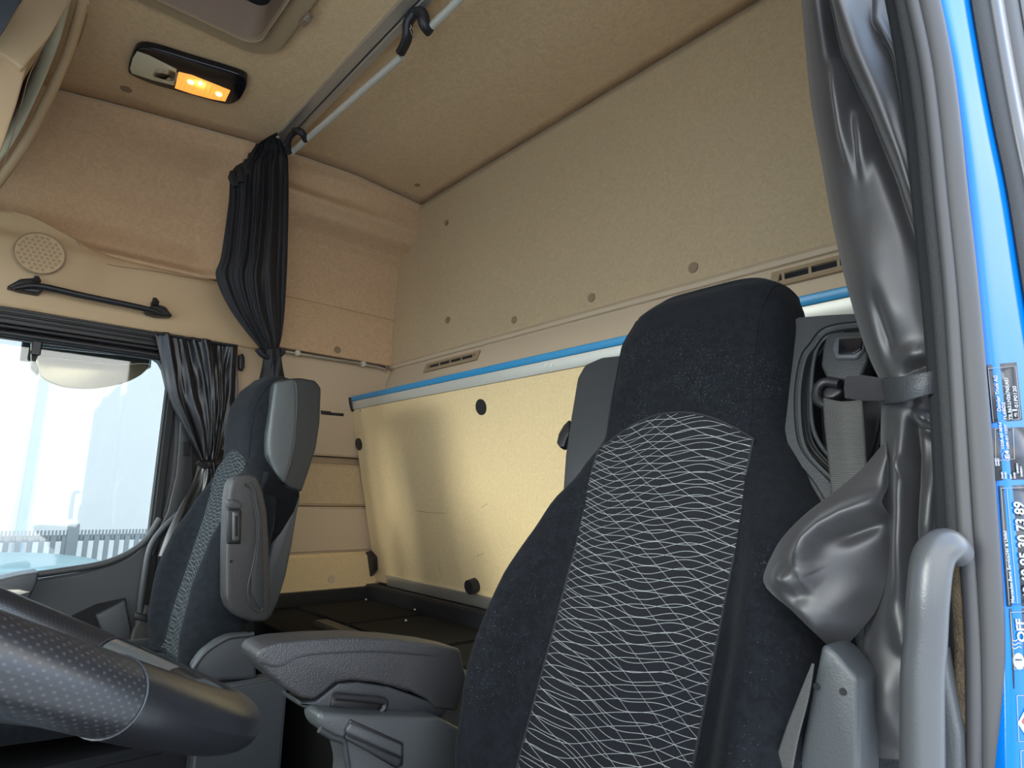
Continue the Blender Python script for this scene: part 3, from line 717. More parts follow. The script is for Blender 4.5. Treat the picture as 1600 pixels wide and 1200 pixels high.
# fine ribs across the amber lens
for k in range(12):
    u = k / 11; a0 = PZ(lerp(284, 356, u), lerp(116, 142, u), zl - .0005); a1 = PZ(lerp(277, 348, u), lerp(138, 157, u), zl - .0005)
    tube('lens_rib', [a0, a1], .0006, M['lampon'], t, 5)

# aluminium ceiling rail (two-step profile)
RA, RB = PZ(425, 214, ZC - .01), PZ(650, 0, ZC - .01)
ym = .715
t = thing('ceiling_rail', 'flat aluminium ceiling rail running across the headliner', 'rail', (-1.6, ym, ZC))
ya = PZ(628, 0, ZC - .012).y; yb2 = PZ(688, 0, ZC - .02).y
box('rail_profile', (-2.16, ya, ZC - .012), (XR, lerp(ya, yb2, .48), ZC + .001), M['alu'], t, .002)
box('rail_channel', (-2.16, lerp(ya, yb2, .50), ZC - .020), (XR, yb2 - .01, ZC + .001), M['alu'], t, .003)
tube('rail_groove', [Vec((-2.15, lerp(ya, yb2, .49), ZC - .013)), Vec((XR, lerp(ya, yb2, .49), ZC - .013))], .0018, M['black'], t, 6)
disc('end_screw', PZ(434, 214, ZC - .02), (0, 0, -1), .006, .004, M['screw'], t)
# round rail carried in black brackets
zz = 1.20; A_, B_ = PZ(480, 214, zz), PZ(628, 88, zz); yy = (A_.y + B_.y) / 2
t = thing('hanging_rod', 'round pale metal rod hung in black brackets below the ceiling', 'rod', (-1.6, yy, zz))
C_ = PZ(676, 40, zz)
tube('rod', [Vec((-2.085, A_.y, zz)), B_], .0105, M['alupaint'], t, 16)
tube('rod', [Vec((C_.x, C_.y, zz)), Vec((XR, C_.y + (C_.y - B_.y) * 3, zz))], .0105, M['alupaint'], t, 16)
def bracket(L, w):
    for pts, m in L: prism('bracket', [PZ(a, b, zz + .0) for a, b in pts], (0, 0, w), m, t, .006)
def br(path, r): return tube('bracket', [PZ(a, b, z) for (a, b, z) in path], r, M['black'], t, 10, .8, smooth=14)
br([(462, 205, 1.235), (470, 206, 1.21), (478, 218, 1.20)], .016)
br([(462, 205, 1.235), (452, 216, 1.22), (450, 232, 1.20), (453, 240, 1.19)], .011)
br([(652, 18, 1.26), (660, 22, 1.23), (664, 38, 1.205), (672, 48, 1.20)], .018)
br([(652, 18, 1.26), (638, 34, 1.24), (636, 60, 1.21), (626, 82, 1.20)], .015)
tube('spring_clip', [PZ(a, b, 1.215) for a, b in [(642, 40), (650, 56), (648, 60), (643, 52), (641, 44)]], .002, M['alu'], t, 6, smooth=16)

# front overhead console at the top left
t = thing('overhead_console', 'tan overhead console over the windscreen with a pale strip in its gap', 'console', (-2.0, .0, 1.05))
def PXL(pts, xs): return [PX(a, b, x) for (a, b), x in zip(pts, xs)]
xs5 = [-1.75, -1.95, -2.08, -2.2, -2.33]
lipo = PXL([(138, 0), (112, 88), (80, 160), (42, 232), (-4, 302)], xs5)
lipi = PXL([(121, 0), (98, 78), (62, 160), (30, 225), (-6, 272)], xs5)
stri = PXL([(112, 0), (80, 52), (60, 105), (22, 218), (-8, 262)], xs5)
back = [p + Vec((-.03, -.03, .02)) for p in stri]
def strip(name, A, B, m, n=24, thick=None):
    a = crom(A, n); b = crom(B, n); return finish(name, grid_bm([[p, p.lerp(q, .5) , q] for p, q in zip(a, b)]), m, t, 60, None, thick, 0)
tube('console_lip', [p.lerp(q, .45) for p, q in zip(lipo, lipi)], .0125, M['trim'], t, 14, 1., smooth=30)
strip('pale_strip', [p + Vec((0, -.012, 0)) for p in lipi], [p + Vec((0, -.02, 0)) for p in stri], M['lampoff'], thick=.003)
gap = PXL([(112, 0), (80, 52), (45, 95), (24, 150), (-4, 235)], xs5)
strip('gap_back', [p + Vec((-.02, -.06, 0)) for p in lipi], [p + Vec((-.02, -.06, 0)) for p in PXL([(70, -30), (40, 50), (20, 110), (-20, 170), (-60, 240)], xs5)], M['deep'])
tube('gap_edge', [PX(a, b, -1.95) for a, b in [(62, 84), (45, 120), (30, 175), (6, 258)]], .0012, M['alu'], t, 6, smooth=14)
prism('console_housing', [Vec((XR - .02, y, z)) for y, z in [(-1.03, 1.265), (-.105, 1.265), (-.115, 1.10), (-.16, .95), (-.30, .88), (-1.03, .80)]], (-2.24, 0, 0), M['trim'], t, .02, 4)
prism('console_return', [Vec((-1.98, y, z)) for y, z in [(-.14, 1.20), (-.04, 1.20), (-.055, 1.0), (-.12, .92)]], (-.30, 0, 0), M['deep'], t, .004)
# console body: lower tan body with a kinked edge
nb = [(112, -4), (95, 30), (78, 57), (46, 94), (38, 120), (30, 160), (-6, 262), (-60, 262), (-60, 60), (0, 85), (36, 24), (42, -4)]
prism('console_body', [PX(a, b, -1.72) for a, b in [(115, -6), (78, 57), (46, 94), (36, 108), (12, 90), (0, 84), (-10, 60), (34, 0), (38, -8)]], (-.25, -.04, -.02), M['trim'], t, .006)
prism('console_side', [PX(a, b, -1.74) for a, b in [(46, 94), (36, 130), (28, 160), (-6, 262), (-60, 300), (-60, 70), (0, 84), (20, 92)]], (-.30, -.08, -.03), M['trim'], t, .006)
prism('visor_body', [PX(a, b, -1.60) for a, b in [(38, -6), (8, 48), (-8, 70), (-40, 60), (-30, -20)]], (-.06, -.03, .02), M['grey'], t, .004)
tube('console_vent', [PZ(a, b, 1.262) for a, b in [(133, 22), (122, 60), (108, 88)]], .006, M['hatch'], t, 8, .4)

# ------------------------------------------------------------------ seats
def seat_frame(O, tilt):
    e = Vec((0, math.sin(tilt), math.cos(tilt))); n = Vec((0, -math.cos(tilt), math.sin(tilt)))
    return lambda u, s, d=0.: Vec(O) + Vec((u, 0, 0)) + e * s + n * d
def tab(T, s):
    if s <= T[0][0]: return T[0][1]
    for (a, xa), (b, xb) in zip(T, T[1:]):
        if s <= b: return lerp(xa, xb, sstep(0, 1, (s - a) / (b - a)) * .5 + (s - a) / (b - a) * .5)
    return T[-1][1]
HW = [(-.10, .19), (-.06, .215), (0, .235), (.08, .25), (.18, .25), (.27, .236), (.35, .218), (.41, .184), (.47, .151), (.55, .148), (.63, .146), (.675, .139), (.710, .128), (.729, .105), (.738, .06)]
FC = [(-.10, .035), (0, .045), (.2, .04), (.35, .035), (.45, .04), (.55, .065), (.62, .075), (.68, .062), (.725, .035), (.738, .0)]
BO = [(-.10, .05), (0, .07), (.12, .085), (.22, .075), (.32, .045), (.42, .012), (.48, .0), (.77, 0)]
BD = [(-.10, .05), (.3, .05), (.5, .045), (.68, .04), (.738, .01)]
def front_d(u, s, w):
    t = min(1, abs(u) / w); f = tab(FC, s) + tab(BO, s) * sstep(.50, .80, t)
    base = -.02; return base + (f - base) * max(0, 1 - t ** 5) ** .42
def seat(name, label, O, tilt, ins, fab, driver):
    t = thing(name, label, 'seat', O); L = seat_frame(O, tilt)
    rings = []; NF = 44
    ss = [lerp(-.10, .70, k / 52) for k in range(53)] + [lerp(.70, .738, k / 12) for k in range(1, 13)]
    bm = bmesh.new(); prev = None
    for s in ss:
        w = tab(HW, s); pts = []
        for k in range(NF + 1):
            a = -math.pi / 2 + math.pi * k / NF; u = w * math.sin(a); pts.append((u, front_d(u, s, w)))
        for k in range(1, NF):
            a = math.pi / 2 - math.pi * k / NF; u = w * math.sin(a); tt = abs(u) / w
            pts.append((u, -.02 - tab(BD, s) * max(0, 1 - tt ** 5) ** .42))
        ring = [bm.verts.new(L(u, s, d)) for u, d in pts]
        if prev:
            n = len(ring)
            for k in range(n): bm.faces.new((prev[k], prev[(k + 1) % n], ring[(k + 1) % n], ring[k]))
        else: bm.faces.new(ring[::-1])
        prev = ring
    bm.faces.new(prev); bmesh.ops.recalc_face_normals(bm, faces=bm.faces[:])
    bk = finish('backrest', bm, fab, t, 75)
    # patterned centre panel lying on the backrest
    g = []; uv = []; nu, nv = 36, 90
    for i in range(nv + 1):
        row = []
        for j in range(nu + 1):
            q = j / nu * 2 - 1; hw = lerp(.118, .128, i / nv); u = q * hw
            top = .445 + .045 * (1 - q * q); s = lerp(-.09, top, i / nv)
            edge = min(1, (1 - abs(q)) * 9, (1 - i / nv) * 22, 1)
            row.append(L(u, s, front_d(u, s, tab(HW, s)) + .0005 + .004 * edge ** .5)); uv.append((u, s))
        g.append(row)
    finish('centre_panel', grid_bm(g), ins, bk, 80, uv)
    # stitched seam round the centre panel and down the headrest
    bd = [L(-lerp(.118, .128, max(0, s) / .445), s, front_d(-.12, s, tab(HW, s)) + .001) for s in [lerp(-.09, .445, k / 24) for k in range(25)]]
    bd += [L(.128 * q, .445 + .045 * (1 - q * q), front_d(.128 * q, .445 + .045 * (1 - q * q), tab(HW, .47)) + .001) for q in [lerp(-1, 1, k / 20) for k in range(1, 20)]]
    bd += [L(lerp(.118, .128, max(0, s) / .445), s, front_d(.12, s, tab(HW, s)) + .001) for s in [lerp(.445, -.09, k / 24) for k in range(25)]]
    tube('piping', bd, .0016, M['deep'], bk, 6)
    for sg in (-1, 1):
        tube('seam', [L(sg * .118, s, front_d(sg * .118, s, tab(HW, s)) + .0002) for s in [lerp(.46, .72, k / 20) for k in range(21)]], .0012, fab, bk, 6)
    return t, L, bk
def px_seat(L, px, py, d=0.):
    o = L(0, 0, d); n = (L(0, 0, 1) - L(0, 0, 0)); r = ray(px, py); return r * (o.dot(n) / r.dot(n))

# passenger seat
TP = math.radians(11)
tP, LP_, bkP = seat('passenger_seat', 'far black passenger seat with its armrest folded upright', (-1.975, .565, -.37), TP, M['insert_b'], M['velourgrey'], False)
def PS(lst, x): return [PX(a, b, x) for a, b in lst]
xi = -1.815
# side shells of the headrest: big grey shell with a paler inset pad
wing = [(437, 592), (470, 590), (494, 594), (503, 606), (501, 660), (495, 700), (484, 735), (472, 770), (452, 764), (432, 745), (417, 712), (418, 680), (425, 640), (430, 600)]
sh = prism('side_shell', PS(wing, xi + .01), (-.045, 0, 0), M['shell'], tP, .012, 4)
prism('side_pad', PS([(431, 597), (460, 592), (467, 600), (467, 640), (463, 690), (455, 728), (446, 757), (434, 744), (421, 712), (420, 690), (424, 650)], xi + .018), (-.02, 0, 0), M['lightgrey'], sh, .008, 4, smooth=0)
tube('pad_seam', PS([(458, 594), (461, 620), (460, 670), (453, 715), (444, 748)], xi + .019), .0012, M['shell'], sh, 6, smooth=20)
far = [p + Vec((-.30, 0, 0)) for p in PS(wing, xi + .01)]
prism('side_shell', far, (-.045, 0, 0), M['lightgrey'], tP, .012, 4)
# rear shell and fabric flank
prism('back_shell', PS([(472, 770), (466, 800), (458, 850), (448, 900), (436, 940), (425, 965), (412, 975), (405, 930), (425, 850), (452, 800)], -1.77), (-.40, 0, 0), M['grey'], tP, .012)
prism('backrest_flank', PS([(420, 735), (447, 760), (471, 768), (462, 800), (440, 835), (415, 860), (405, 800), (410, 760)], -1.768), (-.05, 0, 0), M['velour'], tP, .010)
# folded armrest
xa = -1.655
arm = prism('armrest', PS([(362, 752), (372, 742), (388, 739), (402, 744), (411, 765), (418, 800), (421, 850), (423, 920), (422, 962), (416, 972), (395, 972), (374, 965), (360, 952), (354, 935), (354, 860), (356, 800), (358, 770)], xa), (-.058, 0, 0), M['leather'], tP, .014, 4)
prism('armrest_panel', PS([(384, 760), (394, 765), (400, 800), (402, 840), (398, 870), (392, 900), (393, 930), (404, 950), (412, 955), (412, 880), (410, 810), (402, 768), (394, 752)], xa + .004), (-.01, 0, 0), M['shell'], arm, .004)
tube('panel_ridge', PS([(382, 757), (392, 763), (399, 800), (401, 842), (396, 880), (388, 915), (390, 940), (404, 956), (411, 950)], xa + .002), .0028, M['shell'], arm, 8, smooth=40)
prism('adjuster_trim', PS([(355, 796), (378, 796), (377, 850), (355, 850)], xa + .006), (-.012, 0, 0), M['black'], arm, .004)
prism('adjuster_handle', PS([(364, 799), (375, 800), (375, 846), (364, 846)], xa + .014), (-.012, 0, 0), M['greylt'], arm, .005)
prism('adjuster_handle', PS([(367, 806), (372, 806), (372, 838), (367, 838)], xa + .016), (-.005, 0, 0), M['deep'], arm, .002)
prism('hinge_cap', PS([(354, 782), (364, 779), (376, 784), (380, 793), (372, 796), (356, 795)], xa + .006), (-.02, 0, 0), M['greylt'], arm, .005)
disc('hinge_screw', PX(361, 877, xa), (1, 0, 0), .004, .002, M['deep'], arm)
# hinge cover and cushion
prism('hinge_cover', PS([(300, 1046), (318, 1020), (342, 1002), (362, 993), (398, 990), (402, 1020), (402, 1062), (330, 1066)], -1.69), (-.05, 0, 0), M['grey'], tP, .012)
tube('cover_edge', PS([(302, 1044), (320, 1020), (344, 1003), (362, 995), (396, 991)], -1.69), .006, M['greylt'], tP, 8, smooth=20)
box('hinge_base', (-1.74, .50, -1.15), (-1.69, .72, -.47), M['grey'], tP, .01)
patch('seat_cushion', [[Vec((-1.975 + u, y, -.475 + z + (.03 if abs(u) > .15 else 0))) for u in (-.25, -.20, -.10, 0, .10, .20, .25)] for y, z in [(.56, .00), (.45, .0), (.25, .01), (.10, .015), (.04, -.02), (.03, -.08)]], M['velourgrey'], tP, 40, 30, .10, off=1)
patch('cushion_panel', [[Vec((-1.975 + u, y, -.468 + z)) for u in (-.125, -.06, 0, .06, .125)] for y, z in [(.54, .0), (.45, .0), (.25, .01), (.11, .012)]], M['insert_b'], tP, 20, 20, .004, uvs=(.25, .4))
box('seat_plinth', (-2.17, .08, -1.2), (-1.78, .62, -.61), M['deep'], tP, .02)

# passenger belt and buckle by the door
t = thing('seat_belt', 'grey seat belt with buckle hanging beside the far door', 'seat belt', PX(228, 970, -2.26))
patch('belt_strap', [[PX(a, b, x) for a, b, x in r] for r in [[(226, 945, -2.27), (242, 950, -2.27)], [(222, 962, -2.26), (244, 966, -2.26)], [(207, 985, -2.25), (236, 992, -2.25)], [(203, 1010, -2.25), (230, 1015, -2.25)]]], M['webbing'], t, 4, 16, .003, (.05, .3))
prism('belt_adjuster', PS([(212, 957), (243, 965), (242, 976), (209, 968)], -2.24), (-.02, 0, 0), M['black'], t, .004)
prism('belt_buckle', PS([(226, 1012), (246, 983), (254, 990), (240, 1018)], -2.23), (-.03, 0, 0), M['black'], t, .004)
prism('buckle_plate', PS([(243, 990), (251, 984), (252, 992), (245, 1000)], -2.226), (-.006, 0, 0), M['alu'], t, .001)

# driver's seat
TD = math.radians(21.8)
tD, LD, bkD = seat('driver_seat', 'large black driver seat in the foreground with line-patterned centre', (-.518, .62, -.35), TD, M['insert'], M['velour'], True)
def DS(lst, d=0.): return [px_seat(LD, a, b, d) for a, b in lst]
nD = LD(0, 0, 1) - LD(0, 0, 0)
w1 = prism('side_shell', DS([(975, 552), (940, 556), (912, 568), (900, 590), (890, 650), (881, 710), (876, 778), (905, 775), (970, 740), (1015, 640), (1015, 560)], -.03), nD * -.05, M['shell'], tD, .010, 4)
prism('recline_lever', DS([(889, 655), (880, 664), (872, 678), (869, 692), (874, 699), (880, 697), (884, 684), (889, 676)], -.045), nD * -.016, M['black'], tD, .003)
# belt-side shell: frame with an opening
of = [(1228, 498), (1262, 491), (1340, 486), (1400, 486), (1415, 560), (1400, 680), (1372, 760), (1345, 800), (1298, 802), (1262, 752), (1232, 715), (1219, 672), (1216, 600), (1222, 530)]
inf = [(1270, 538), (1290, 516), (1335, 508), (1378, 508), (1390, 560), (1380, 660), (1362, 730), (1345, 770), (1328, 775), (1300, 745), (1262, 705), (1250, 668), (1248, 610), (1256, 560)]
fr = ringprism('belt_frame', DS(of, .005), DS(inf, .005), nD * -.07, M['shell'], tD, 84, .007)
ringprism('frame_step', DS([(lerp(1315, a, .98), lerp(640, b, .98)) for a, b in inf], -.012), DS([(lerp(1318, a, .80), lerp(640, b, .86)) for a, b in inf], -.012), nD * -.05, M['black'], fr, 84, .004)
prism('frame_back', DS(inf, -.055), nD * -.01, M['deep'], fr, smooth=60)
tube('frame_rim', DS([(1320, 521), (1292, 527), (1275, 550), (1268, 600), (1269, 660), (1282, 695), (1310, 728), (1333, 750)], -.008), .0028, M['shell'], fr, 8, smooth=40)
prism('guide_cover', DS([(1291, 524), (1300, 519), (1352, 516), (1356, 560), (1345, 588), (1325, 594), (1290, 588), (1282, 570), (1286, 540)], .004), nD * -.03, M['shell'], fr, .007, 4)
prism('guide_button', DS([(1304, 526), (1350, 524), (1350, 545), (1338, 560), (1303, 560), (1298, 545)], .009), nD * -.01, M['grey'], fr, .004)
prism('button_recess', DS([(1310, 529), (1348, 527), (1346, 545), (1334, 553), (1309, 553)], .0105), nD * -.003, M['blackgl'], fr, .002)
tube('belt_guide', DS([(1312, 600), (1290, 597), (1278, 606), (1276, 622), (1286, 632), (1302, 632)], .012), .006, M['black'], fr, 10, smooth=24)
prism('guide_lug', DS([(1278, 600), (1292, 592), (1312, 598), (1316, 612), (1300, 622), (1284, 622)], .006), nD * -.02, M['black'], fr, .004)
# webbing from the guide down behind the curtain cloth
bl2 = tag(patch('shoulder_belt', [[px_seat(LD, a, b, d) for a, b, d in r] for r in [[(1287, 622, .022), (1316, 628, .022), (1348, 625, .022)], [(1289, 660, .022), (1318, 665, .026), (1351, 665, .022)], [(1295, 720, .02), (1325, 722, .024), (1354, 720, .02)], [(1303, 800, .02), (1330, 800, .02), (1358, 800, .02)], [(1315, 900, .02), (1340, 900, .02), (1366, 900, .02)]]], M['webbing'], None, 10, 40, .0015, (.05, .30)), 'grey woven shoulder belt running down from the guide on the driver seat', 'seat belt')
# driver's lowered armrest on the inboard side
XA = -.835
arm = prism('armrest', [PX(a, b, XA) for a, b in [(401, 1022), (412, 1010), (440, 1003), (500, 998), (560, 996), (620, 999), (680, 1006), (720, 1014), (730, 1060), (715, 1112), (680, 1108), (668, 1094), (640, 1080), (590, 1068), (548, 1064), (524, 1068), (506, 1084), (492, 1094), (472, 1092), (448, 1078), (420, 1055), (404, 1038)]], (-.065, 0, 0), M['leather'], tD, .012, 4)
tube('armrest_seam', [PX(a, b, XA + .001) for a, b in [(404, 1034), (435, 1040), (470, 1025), (530, 1019), (600, 1018), (680, 1024)]], .0012, M['shell'], arm, 6, smooth=30)
prism('armrest_underside', [PX(a, b, XA - .003) for a, b in [(464, 1092), (474, 1098), (495, 1096), (512, 1082), (530, 1068), (560, 1066), (610, 1074), (665, 1094), (700, 1110), (690, 1122), (600, 1116), (500, 1108), (478, 1108), (466, 1102)]], (-.055, 0, 0), M['shell'], arm, .006)
prism('adjuster_trim', [PX(a, b, XA + .001) for a, b in [(522, 1084), (598, 1090), (604, 1098), (600, 1112), (590, 1116), (516, 1106)]], (-.01, 0, 0), M['black'], arm, .003)
tube('adjuster_bar', [PX(a, b, XA + .006) for a, b in [(524, 1088), (560, 1091), (592, 1094), (601, 1097), (600, 1106), (594, 1113)]], .005, M['black'], arm, 10, smooth=24)
disc('screw', PX(628, 1116, XA), (1, 0, 0), .004, .002, M['screw'], arm)
# seat side cover under the armrest, with the belt buckle pocket
XB = -.80
sc_ = prism('side_cover', [PX(a, b, XB) for a, b in [(500, 1112), (560, 1118), (690, 1122), (740, 1150), (740, 1260), (540, 1260), (545, 1200), (536, 1160), (505, 1145), (497, 1130)]], (-.05, 0, 0), M['greylt'], tD, .010)
tube('cover_crease', [PX(a, b, XB + .002) for a, b in [(499, 1140), (520, 1152), (536, 1158), (540, 1175), (545, 1210)]], .004, M['shell'], sc_, 8, smooth=20)
prism('buckle_pocket', [PX(a, b, XB + .003) for a, b in [(548, 1124), (631, 1161), (631, 1196), (620, 1202), (540, 1154), (541, 1140)]], (-.012, 0, 0), M['black'], sc_, .002)
prism('pocket_flap', [PX(a, b, XB + .008) for a, b in [(549, 1130), (629, 1165), (629, 1184), (541, 1146), (543, 1138)]], (-.012, 0, 0), M['greylt'], sc_, .003)
prism('pocket_flap', [PX(a, b, XB + .006) for a, b in [(540, 1148), (628, 1187), (622, 1200), (540, 1156)]], (-.012, 0, 0), M['shell'], sc_, .003)
patch('seat_cushion', [[Vec((-.535 + u, y, -.50 + z + (.03 if abs(u) > .15 else 0))) for u in (-.24, -.20, -.10, 0, .10, .20, .24)] for y, z in [(.60, .00), (.5, .0), (.32, .01), (.18, .015), (.12, -.02), (.11, -.08)]], M['velour'], tD, 40, 30, .10, off=1)
box('seat_plinth', (-.74, .15, -1.2), (-.34, .66, -.55), M['deep'], tD, .02)
# outboard side cover with screw holes
oc = prism('pillar_cover', [PY(a, b, .60) for a, b in [(1283, 1005), (1302, 1016), (1322, 1040), (1342, 1062), (1342, 1240), (1238, 1240), (1252, 1160), (1268, 1080), (1278, 1030)]], (0, .05, 0), M['greylt'], tD, .012, 4)
for q in [(1317, 1081), (1276, 1073)]: disc('screw_hole', PY(*q, .599), (0, -1, 0), .0030, .0006, M['deep'], oc, 20, 0)
lw = tag(patch('lap_belt', [[PY(a, b, .585) for a, b in r] for r in [[(1270, 1036), (1273, 1038)], [(1248, 1090), (1264, 1092)], [(1225, 1150), (1248, 1156)], [(1205, 1215), (1236, 1222)]]], M['webbing'], None, 6, 20, .002, (.05, .3)), 'grey lap belt end running down beside the driver seat edge', 'seat belt')

# ------------------------------------------------------------------ steering wheel
th = math.radians(28.5); WC = Vec((-.503, -.037, -.0465)); R = .220
wu = Vec((1, 0, .075)).normalized(); wv = Vec((0, math.cos(th), -math.sin(th))); wn = wu.cross(wv)
if wn.z < 0: wn = -wn
t = thing('steering_wheel', 'black leather steering wheel in the near lower left corner', 'steering wheel', WC)
def rimpt(a): return WC + wu * (math.cos(a) * R) + wv * (math.sin(a) * R)
def arc(name, a0, a1, m, rad=.0200, uvs=None, n=60, flat=.76):
    pts = [rimpt(lerp(a0, a1, k / n)) for k in range(n + 1)]; bm = bmesh.new(); sg = 40
    uv = []; rings = []
    for i, p in enumerate(pts):
        a = lerp(a0, a1, i / n); rd = (p - WC).normalized(); ring = []
        for k in range(sg + 1):
            b = 2 * math.pi * k / sg; ring.append(p + rd * math.cos(b) * rad + wn * math.sin(b) * rad * flat); uv.append((b * rad / .0033, a * R / .0033))
        rings.append(ring)
    bm = grid_bm(rings); return finish(name, bm, m, t, 70, uv)
A = math.radians
arc('grip', A(-60), A(29), M['perf'])            # near grip (door side)
arc('grip', A(128), A(240), M['perf'])
arc('rim', A(29), A(128), M['wheelsm'], .0203)
arc('rim', A(240), A(300), M['wheelsm'], .0203)
tube('rim_seam', [rimpt(A(29)) + ((rimpt(A(29)) - WC).normalized() * math.cos(b) + wn * math.sin(b) * .76) * .0203 for b in [2 * math.pi * k / 30 for k in range(31)]], .0004, M['shell'], t, 6)
tube('rim_seam', [rimpt(A(128)) + ((rimpt(A(128)) - WC).normalized() * math.cos(b) + wn * math.sin(b) * .76) * .0203 for b in [2 * math.pi * k / 30 for k in range(31)]], .0004, M['shell'], t, 6)
# gloss inlay along the inner top of the rim
for a0, a1 in ((104, 127), (60, 92), (-50, 24)):
    g = [[rimpt(A(a)) + (-(rimpt(A(a)) - WC).normalized() * math.cos(b) + wn * math.sin(b) * .76) * .0206 for b in (A(12), A(28), A(44), A(60))] for a in [lerp(a0, a1, k / 24) for k in range(25)]]
    finish('gloss_inlay', grid_bm(g), M['gloss_inlay'], t, 70)
# hub and spokes
hub = bmesh.new()
prism('hub', [WC + wu * a + wv * b - wn * .05 for a, b in [(-.085, -.05), (0, -.07), (.085, -.05), (.09, .03), (.06, .075), (0, .085), (-.06, .075), (-.09, .03)]], wn * .035, M['shell'], t, .012, 4)
for sx_ in (-1, 1):
    tube('spoke', [WC + wu * (.07 * sx_) - wn * .03, WC + wu * (.15 * sx_) - wn * .018, WC + wu * (.215 * sx_) - wn * .004], [.022, .018, .014], M['shell'], t, 14, .5, smooth=12, up=wn)
tube('spoke', [WC + wv * .06 - wn * .03, WC + wv * .14 - wn * .02, WC + wv * .215 - wn * .006], [.024, .02, .014], M['shell'], t, 14, .5, smooth=12, up=wu)
t = thing('steering_column', 'grey steering column shroud under the wheel', 'steering column', WC - wn * .2)
prism('column_shroud', [Vec((-.34, y, z)) for y, z in [(.05, -.20), (-.04, -.160), (-.20, -.135), (-.42, -.15), (-.42, -.40), (.03, -.36)]], (-.34, 0, 0), M['lightgrey'], t, .02, 4)
# dashboard: mostly below and in front of the frame
t = thing('dashboard', 'dark grey dashboard with a pale vent end by the far door', 'dashboard', (-1.3, -.6, -.5))
prism('dash_body', [Vec((XR - .03, y, z)) for y, z in [(-1.03, -.26), (-.62, -.24), (-.50, -.30), (-.46, -.45), (-.55, -1.0), (-1.03, -1.0)]], (-2.24, 0, 0), M['grey'], t, .03, 4)
prism('dash_end', PS([(-30, 915), (0, 905), (30, 898), (62, 893), (58, 912), (46, 936), (0, 948), (-30, 950)], -2.25), (-.10, 0, 0), M['grey'], t, .008)
prism('vent_plate', PS([(-10, 922), (30, 921), (48, 925), (30, 930), (-10, 930)], -2.244), (-.02, 0, 0), M['alupaint'], t, .002)
prism('knee_panel', [Vec((-.20, y, z)) for y, z in [(-.02, -.20), (-.15, -.17), (-.55, -.22), (-.55, -.8), (-.2, -.8)]], (-.62, 0, 0), M['greylt'], t, .03, 4)

# ------------------------------------------------------------------ driver's door opening: seals, painted pillar, stickers
YJ = .60
rows_ = [-60, 0, 100, 200, 300, 450, 600, 800, 1000, 1200, 1260]
def pl(xs, y): return [PY(x, r, y) for x, r in zip(xs, rows_)]
tS = struct(tube('trim_5', pl([1400, 1412, 1431, 1445, 1454, 1469, 1481, 1494, 1504, 1507, 1508], YJ - .005), .0045, M['rubberdk'], None, 12, 1.6, smooth=60))
struct(tube('trim_6', pl([1410, 1425, 1446, 1459, 1469, 1484, 1494, 1506, 1519, 1522, 1523], YJ - .010), .0042, M['rubber'], None, 14, 1.2, smooth=60))
struct(tube('trim_7', pl([1430, 1448, 1468, 1481, 1491, 1507, 1520, 1535, 1547, 1550, 1551], YJ), .0095, M['rubber'], None, 18, 1.0, smooth=60))
struct(tube('trim_10', [PY(x, r, YJ - .0065) for x, r in [(1495, 840), (1500, 920), (1505, 1000), (1507, 1100), (1508, 1260)]], .0046, mat('brown_furry_strip', (.09, .065, .035), .95, bump=(500, 1.), var=(90, .3)), None, 12, 1.4, smooth=40))
# inner pillar trim that closes the gap between seal and curtain
struct(patch('trim_8', [[PY(x0, r, YJ + .02), PY((x0 + x1) / 2, r, YJ + .012), PY(x1, r, YJ + .01)] for r, x0, x1 in [(-60, 1385, 1425), (100, 1415, 1460), (300, 1438, 1484), (600, 1466, 1512), (900, 1480, 1535), (1260, 1485, 1545)]], M['deep'], None, 6, 40, .01))
# painted jamb: surface turned towards the outside
def JP(px, py, k=0.):   # jamb plane through A, running back along dirJ
    A0 = Vec((-.124, .607, 0)) + Vec((-.0, 0, 0)); dJ = Vec((.36, .93, 0)).normalized(); n = Vec((dJ.y, -dJ.x, 0)); p0 = A0 + n * k
    r = ray(px, py); return r * (p0.dot(n) / r.dot(n))
t = thing('painted_pillar', 'bright blue painted door pillar at the right edge carrying black stickers', 'door pillar', (-.1, .66, 0))
rj = [(-60, 1455, 1508), (0, 1462, 1517), (100, 1483, 1534), (200, 1497, 1553), (300, 1508, 1574), (450, 1522, 1598), (600, 1536, 1622), (800, 1552, 1650), (1000, 1562, 1670), (1260, 1566, 1680)]
patch('painted_face', [[JP(lerp(a, b, q), r, k) for q, k in ((-.15, -.012), (0, -.002), (.15, .003), (.5, .002), (.85, 0.), (1.0, -.002))] for r, a, b in rj], M['paint'], t, 24, 60, .002, off=-1)
def jstrip(name, d0, d1, k, m, bulge=.004):
    patch(name, [[JP(b + lerp(d0, d1, q), r, k + bulge * math.sin(math.pi * q)) for q in (0, .25, .5, .75, 1)] for r, a, b in rj], m, t, 12, 50, .003, off=-1)
jstrip('edge_seal', -1, 27, .002, M['rubberdk'], .003)
jstrip('outer_fairing', 27, 46, .004, M['silver'], .004)
jstrip('outer_seal', 45, 74, .002, M['rubber'], .004)
jstrip('outer_panel', 73, 130, .006, M['silver'], .004)

